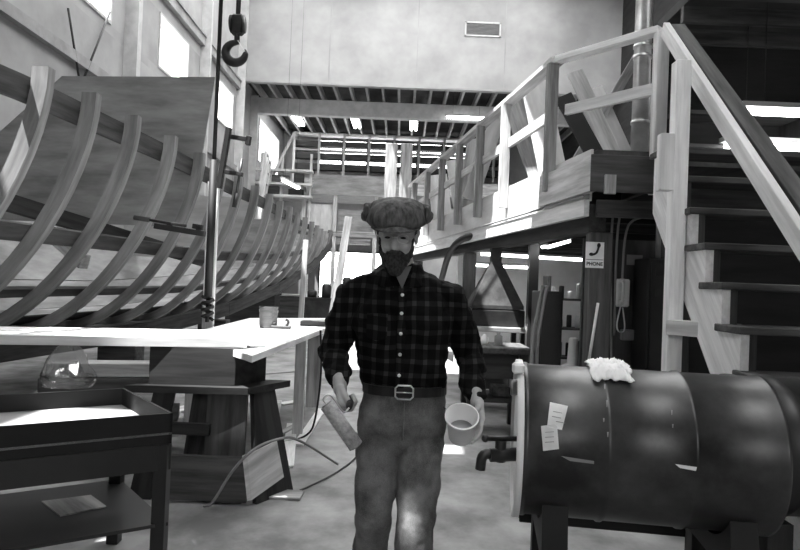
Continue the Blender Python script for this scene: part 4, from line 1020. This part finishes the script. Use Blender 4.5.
def hand(b, W, d, n, curl, spread=.018, th=(.5, .4)):
    d = V(d).normalized(); n = V(n); n = (n-d*n.dot(d)).normalized(); 
    s_ = th[2]; s_ = V(s_); s_ = (s_-d*s_.dot(d)-n*s_.dot(n)).normalized()
    b.cap2(W-d*.02, W+d*.02, .026, .027)
    for k in range(4):
        o_ = (1.5-k)*spread*1.05
        b.cap2(W+d*.02+s_*o_*.7, W+d*.082+s_*o_, .016, .0135)
    lens = [(.040, .026, .021), (.044, .029, .022), (.041, .027, .021), (.032, .021, .018)]
    for k in range(4):
        o_ = (1.5-k)*spread*1.1; p = W+d*.085+s_*o_; ang = 0
        r_ = .0095 if k < 3 else .0082
        for j in range(3):
            ang += curl[j]; dr_ = d*math.cos(ang)+n*math.sin(ang); q_ = p+dr_*lens[k][j]; b.cap2(p, q_, r_*(1-.08*j), r_*(1-.08*(j+1)), 10); p = q_
    t0_ = W+d*.025+s_*.026+n*.006; t1_ = t0_+(d*th[0]+s_*.55+n*.45).normalized()*.038; t2_ = t1_+(d*.5+s_*.05+n*.9*th[1]).normalized()*.034; t3_ = t2_+(d*.35-s_*.3+n*th[1]).normalized()*.024
    b.cap2(t0_, t1_, .0145, .012); b.cap2(t1_, t2_, .0118, .0105); b.cap2(t2_, t3_, .0105, .0088)
b = MB()
# head
b.ell(hp3(0, .01, .03), (.074, .093, .088), HM, 24, 16); b.ell(hp3(0, -.028, -.02), (.060, .060, .075), HM, 20, 14)
b.ell(hp3(0, -.045, -.075), (.040, .040, .034), HM); b.ell(hp3(0, -.02, -.06), (.055, .05, .035), HM)
b.tube([hp3(0, -.088, .018), hp3(0, -.107, -.020)], [.009, .0135], 10).ell(hp3(0, -.106, -.022), (.0145, .014, .011), HM)
for s_ in (-1, 1):
    b.ell(hp3(s_*.011, -.098, -.025), (.008, .009, .007), HM); b.ell(hp3(s_*.030, -.083, .030), (.022, .010, .008), HM)
    b.ell(hp3(s_*.036, -.070, -.020), (.020, .018, .016), HM); b.ell(hp3(s_*.075, .012, -.008), (.008, .020, .031), HM)
    b.ell(hp3(s_*.080, .018, .010), (.011, .019, .018), HM)
b.ell(hp3(0, -.084, -.058), (.021, .008, .005), HM)
b.cap2(hp3(0, .02, -.05), V((.005, 2.58, 1.43)), .055, .062, 20)
# torso + legs (under the clothes)
tors = [(.86, .155, .10), (.95, .15, .10), (1.05, .135, .09), (1.18, .15, .10), (1.30, .150, .10), (1.37, .12, .08), (1.43, .07, .06)]
b.rings([ering(.03 if z < 1.1 else .015, 2.585, z, a_, c_) for z, a_, c_ in tors])
for S_, E_, W_ in ((SHL, ELL, WRL), (SHR, ELR, WRR)): b.chain([S_, E_, W_], [.040, .034, .027])
b.chain([HIPL, KNL, ANL], [.08, .055, .04]); b.chain([HIPR, KNR, ANR], [.08, .055, .04])
for A_, dx in ((ANL, -.02), (ANR, .0)): b.cap2(A_+V((0, 0, -.03)), A_+V((dx, -.13, -.06)), .035, .03)
hand(b, WRL, (.12, -.45, -.88), (1, .1, .1), (1.25, 1.35, .9), th=(1.3, .25, (.1, -.9, .3)))
hand(b, WRR+V((0, 0, 0)), (.05, -.42, -.90), (-1, -.35, .1), (.2, .3, .3), th=(.6, .7, (-.2, -.85, .5)))
man = b.build('person', 'skin', loc=(.03, 2.55, 0), label='bearded man in flat cap, plaid shirt and jeans walking with roller and pot, looking down', category='person')
remesh(man, .0038, 2)
# eyes
for s_ in (-1, 1): MB().ell(hp3(s_*.030, -.079, .009), (.011, .007, .0042), HM).build('eye', 'eye', man)
# glasses
gl = []
for s_ in (-1, 1):
    gl.append([hp3(s_*.031+.022*math.cos(a), -.098, .010+.017*math.sin(a)) for a in [k*math.tau/20 for k in range(21)]])
b = MB()
for g_ in gl: b.tube(g_, .0009, 6)
b.tube([hp3(-.009, -.099, .014), hp3(0, -.103, .017), hp3(.009, -.099, .014)], .0014, 6)
for s_ in (-1, 1): b.tube([hp3(s_*.053, -.097, .013), hp3(s_*.073, -.06, .013), hp3(s_*.082, .0, .012)], .0014, 6)
b.build('glasses', 'steel', man)
# beard
b = MB(); b.ell(hp3(0, -.050, -.083), (.050, .046, .045), HM, 20, 14); b.ell(hp3(0, -.055, -.115), (.034, .033, .035), HM); b.ell(hp3(0, -.096, -.044), (.030, .012, .009), HM); b.ell(hp3(0, -.088, -.062), (.024, .011, .014), HM)
for s_ in (-1, 1):
    b.cap2(hp3(s_*.062, -.008, -.012), hp3(s_*.050, -.026, -.065), .009, .018); b.cap2(hp3(s_*.050, -.026, -.065), hp3(s_*.026, -.058, -.085), .018, .028)
    b.cap2(hp3(s_*.026, -.09, -.05), hp3(s_*.03, -.082, -.075), .010, .014)
o = b.build('beard', 'beard', man); remesh(o, .0035, 3, disp=[(.012, .009, 2)])
b = MB(); b.ell(hp3(0, .035, .0), (.078, .072, .065), HM, 20, 12)
for s_ in (-1, 1): b.cap2(hp3(s_*.070, -.005, .03), hp3(s_*.072, .0, .005), .009, .008)
o = b.build('hair', 'beard', man); remesh(o, .004, 2, disp=[(.012, .008, 2)])
# cap
cap = thing('flat_cap', None, None, hp3(0, 0, .06)); del_ = cap
bpy.data.objects.remove(cap)
b = MB(); rg = []
for i in range(15):
    t_ = i/14; zc_ = (.066+.080*math.sin(t_*math.pi/2)) if t_ > 0 else .060
    ph_ = t_*math.pi*.5
    rad = math.cos(ph_)**.55 if t_ < 1 else .0
    lowr = min(1, .88+t_*2.2)
    row = []
    for k in range(48):
        a = math.tau*k/48; pl_ = 1+.030*math.cos(a*15+1+2*noise.noise(V((a, 0, 0))))*(1-t_)*min(1, t_*4)+.06*noise.noise(V((math.cos(a)*2, math.sin(a)*2, t_*2)))
        row.append(hp3(.124*rad*lowr*pl_*math.cos(a), -.008+.128*rad*lowr*pl_*math.sin(a), zc_-.012*(math.sin(a) < 0)*(1-t_)))
    rg.append(row)
b.rings(rg); capo = b.build('cap', 'tweed', man)
b = MB(); rg = []
for i, (ro, dz) in enumerate(((.070, .0), (.10, -.006), (.118, -.016), (.120, -.020), (.116, -.021), (.10, -.012), (.070, -.008))):
    row = []
    for k in range(25):
        a = R(200)+R(140)*k/24; fx_ = 1.0
        ext_ = 1+.25*math.sin(math.pi*k/24)*(ro-.07)/.05
        row.append(hp3(ro*.86*math.cos(a), -.008+ro*1.12*ext_*math.sin(a), .070+dz-.010*abs(math.cos(a))))
    rg.append(row)
vs = [p for r_ in rg for p in r_]; n_ = 25
b.add(vs, [(i*n_+k, i*n_+k+1, (i+1)*n_+k+1, (i+1)*n_+k) for i in range(6) for k in range(24)], None, True)
b.build('cap_bill', 'tweed', capo)
for s_ in (-1, 1):
    b = MB(); b.ell(hp3(s_*.116, -.01, .092), (.016, .050, .034), HM); b.ell(hp3(s_*.127, -.03, .084), (.010, .020, .020), HM); b.ell(hp3(s_*.110, .0, .112), (.018, .03, .014), HM)
    o = b.build('cap_flap', 'tweed', capo); remesh(o, .004, 3, disp=[(.03, .02, 1)])
# shirt
b = MB()
sh_ = [(.985, .035, .150, .115), (1.02, .035, .166, .128), (1.06, .03, .178, .132), (1.14, .022, .186, .134), (1.24, .018, .196, .138), (1.32, .014, .194, .136), (1.365, .012, .180, .122), (1.41, .01, .150, .102), (1.445, .006, .115, .088), (1.475, .004, .085, .078), (1.495, .004, .072, .070)]
b.rings([ering(cx_, 2.582, z, hw_, hd_, 36, 2.4) for z, cx_, hw_, hd_ in sh_])
for S_, E_, W_ in ((SHL, ELL, WRL), (SHR, ELR, WRR)):
    wr = W_+(E_-W_)*.22
    b.chain([S_, S_.lerp(E_, .5)+V((math.copysign(.005, S_.x), 0, 0)), E_, E_.lerp(wr, .5), wr], [.066, .066, .062, .056, .046])
    b.chain([wr, W_+(E_-W_)*.10], [.042, .040])
    b.cap2(V((S_.x*.45, 2.585, 1.405)), S_, .060, .066)
shirt = b.build('shirt', 'plaid', man); remesh(shirt, .0065, 4, disp=[(.09, .038, 1), (.035, .014, 1)])
# collar
for s_ in (-1, 1):
    b = MB(); b.prism([V((s_*.022+.0, 2.462, 1.405)), V((s_*.085, 2.475, 1.41)), V((s_*.092, 2.53, 1.455)), V((s_*.070, 2.515, 1.475)), V((s_*.048, 2.485, 1.462))], (0, .006, -.004)); b.build('collar', 'plaid', shirt)
b = MB(); b.rings([ering(.004, 2.578, 1.44, .082, .080, 30), ering(.004, 2.585, 1.482, .073, .070, 30), ering(.004, 2.585, 1.482, .066, .063, 30), ering(.004, 2.58, 1.44, .068, .066, 30)], cap=False, closed=True); b.build('collar_band', 'plaid', shirt)
MB().prism([V((-.036, 2.497, 1.487)), V((.044, 2.497, 1.487)), V((.010, 2.455, 1.398))], (0, .008, .0)).build('undershirt', 'undershirt', man)
# placket and buttons
pts = [(1.40, 2.470), (1.36, 2.452), (1.30, 2.440), (1.22, 2.438), (1.14, 2.446), (1.06, 2.450), (1.02, 2.452)]
b = MB()
vs = []
for z, y in pts: vs += [V((-.004, y-.006, z)), V((.030, y-.006, z)), V((.030, y+.012, z)), V((-.004, y+.012, z))]
n_ = len(pts); b.add(vs, [(i*4+k, i*4+(k+1) % 4, (i+1)*4+(k+1) % 4, (i+1)*4+k) for i in range(n_-1) for k in range(4)]+[(0, 1, 2, 3), ((n_-1)*4+3, (n_-1)*4+2, (n_-1)*4+1, (n_-1)*4)], None, True)
plk = b.build('placket', 'plaid', shirt)
for z in (1.375, 1.305, 1.228, 1.148, 1.068):
    y = [y0+(y1-y0)*(z0-z)/(z0-z1) for (z0, y0), (z1, y1) in zip(pts, pts[1:]) if z1 <= z <= z0][0]
    MB().lathe((.012, y-.006, z), [(0, -.0045), (.0062, -.0045), (.0068, -.002), (.0068, .0), (0, 0)], axis=(0, 1, 0), seg=14).build('button', 'white', shirt)
for s_ in (-1,):
    MB().prism([V((-.12, 2.452, 1.30)), V((-.04, 2.434, 1.30)), V((-.04, 2.432, 1.21)), V((-.08, 2.438, 1.195)), V((-.12, 2.45, 1.21))], (0, .01, 0)).build('pocket', 'plaid', shirt)
# trousers
b = MB()
tr_ = [(1.005, .036, .160, .126), (.96, .034, .168, .132), (.90, .03, .176, .136), (.84, .026, .178, .132), (.79, .030, .160, .11), (.75, .032, .11, .08), (.73, .032, .05, .04)]
b.rings([ering(cx_, 2.582, z, hw_, hd_, 32, 2.4) for z, cx_, hw_, hd_ in tr_][::-1])
b.chain([HIPL, HIPL.lerp(KNL, .5), KNL, KNL.lerp(ANL, .5), ANL+V((0, 0, -.01))], [.092, .086, .075, .072, .068])
b.chain([HIPR, HIPR.lerp(KNR, .5), KNR, KNR.lerp(ANR, .5), ANR+V((0, 0, -.01))], [.090, .088, .078, .074, .070])
trs = b.build('trousers', 'denim', man); remesh(trs, .0065, 3, disp=[(.11, .026, 1), (.04, .010, 1)])
MB().tube(smooth_path([V((.035, 2.448, .985)), V((.036, 2.444, .90)), V((.034, 2.448, .82))], 1), .004, 6).build('fly_seam', 'denim', trs)
for s_ in (-1, 1): MB().tube(smooth_path([V((.035+s_*.085, 2.472, .99)), V((.035+s_*.13, 2.492, .965)), V((.035+s_*.165, 2.54, .93))], 2), .0035, 6).build('pocket_seam', 'denim', trs)
b = MB(); b.rings([ering(.036, 2.582, .985, .170, .136, 40, 2.4), ering(.036, 2.582, 1.022, .170, .136, 40, 2.4), ering(.036, 2.582, 1.022, .164, .130, 40, 2.4), ering(.036, 2.582, .985, .164, .130, 40, 2.4)], cap=False, closed=True, smooth=False)
belt = b.build('belt', 'belt', man)
b = MB(); bq = V((.034, 2.442, 1.004)); w_, h_ = .034, .026
pts = [bq+V((x, 0, z)) for x, z in ((-w_*.7, -h_), (w_*.7, -h_), (w_, -h_*.6), (w_, h_*.6), (w_*.7, h_), (-w_*.7, h_), (-w_, h_*.6), (-w_, -h_*.6), (-w_*.7, -h_))]
b.tube(pts, .0034, 8); b.tube([bq+V((-w_, -.003, 0)), bq+V((w_*.9, -.003, 0))], .0025, 6); b.build('belt_buckle', 'steel', belt)
for A_, lean_ in ((ANL, -.02), (ANR, 0)):
    b = MB(); b.cap2(A_+V((0, .01, .03)), A_+V((0, .01, -.04)), .052, .05); b.cap2(A_+V((0, .02, -.055)), A_+V((lean_, -.15, -.058)), .045, .042); b.cap2(A_+V((lean_, -.10, -.055)), A_+V((lean_, -.16, -.06)), .047, .036)
    o = b.build('boot', 'boot', man); remesh(o, .006, 3)
    MB().prism([A_+V((x*.052+lean_*.5, y, -.10)) for x, y in ((-1, .07), (1, .07), (1, -.15), (.6, -.20), (-.6, -.20), (-1, -.15))], (0, 0, .025)).build('sole', 'black', o)
# paint roller
w0 = WRL; rt = thing('paint_roller', 'paint roller with a bare wire frame held low in his hand', 'paint roller', P(340, 425, 2.2))
hA = WRL+V((.02, .03, -.085)); hB = P(349, 408, 2.24)
hA = WRL+V((.040, .055, -.060)); 
MB().tube([hA, hA.lerp(hB, .3), hA.lerp(hB, .75), hB], [.012, .015, .013, .009], 12).build('handle', 'timber_dark', rt)
wp = smooth_path([hB, P(344, 414, 2.21), P(336, 402, 2.19), P(329, 393, 2.18), P(322, 399, 2.18), P(326, 404, 2.18), P(329, 407, 2.18)], 2)
MB().tube(wp, .0033, 8).build('wire_frame', 'steel', rt)
MB().tube([P(327, 404.5, 2.18), P(356, 446, 2.18)], .026, 24).build('roller_cover', 'nap', rt)
for a_, c_ in (((326.4, 403.6), (327.4, 405)), ((355.6, 445.4), (356.6, 446.8))):
    MB().tube([P(a_[0], a_[1], 2.18), P(c_[0], c_[1], 2.18)], .019, 20).build('end_cap', 'painted_grey', rt)
# pot of paint
ca_ = V((-.05, -.62, .78)).normalized(); cc_ = P(462, 431, 2.33)
pt = thing('paint_pot', 'white plastic pot of paint tilted forward in his other hand', 'pot', cc_)
Lc = .115; bot_ = P(462, 416, 2.27)-ca_*Lc
MB().lathe(bot_, [(0, 0), (.043, 0), (.045, .004), (.056, Lc-.006), (.061, Lc-.006), (.061, Lc), (.055, Lc), (.043, .012), (0, .012)], axis=ca_, seg=40).build('pot', 'white', pt)
MB().lathe(bot_+ca_*.035, [(0, 0), (.0465, 0), (.0468, .003), (0, .003)], axis=ca_, seg=32).build('paint', 'pine_grey', pt)
#EOF_PART6
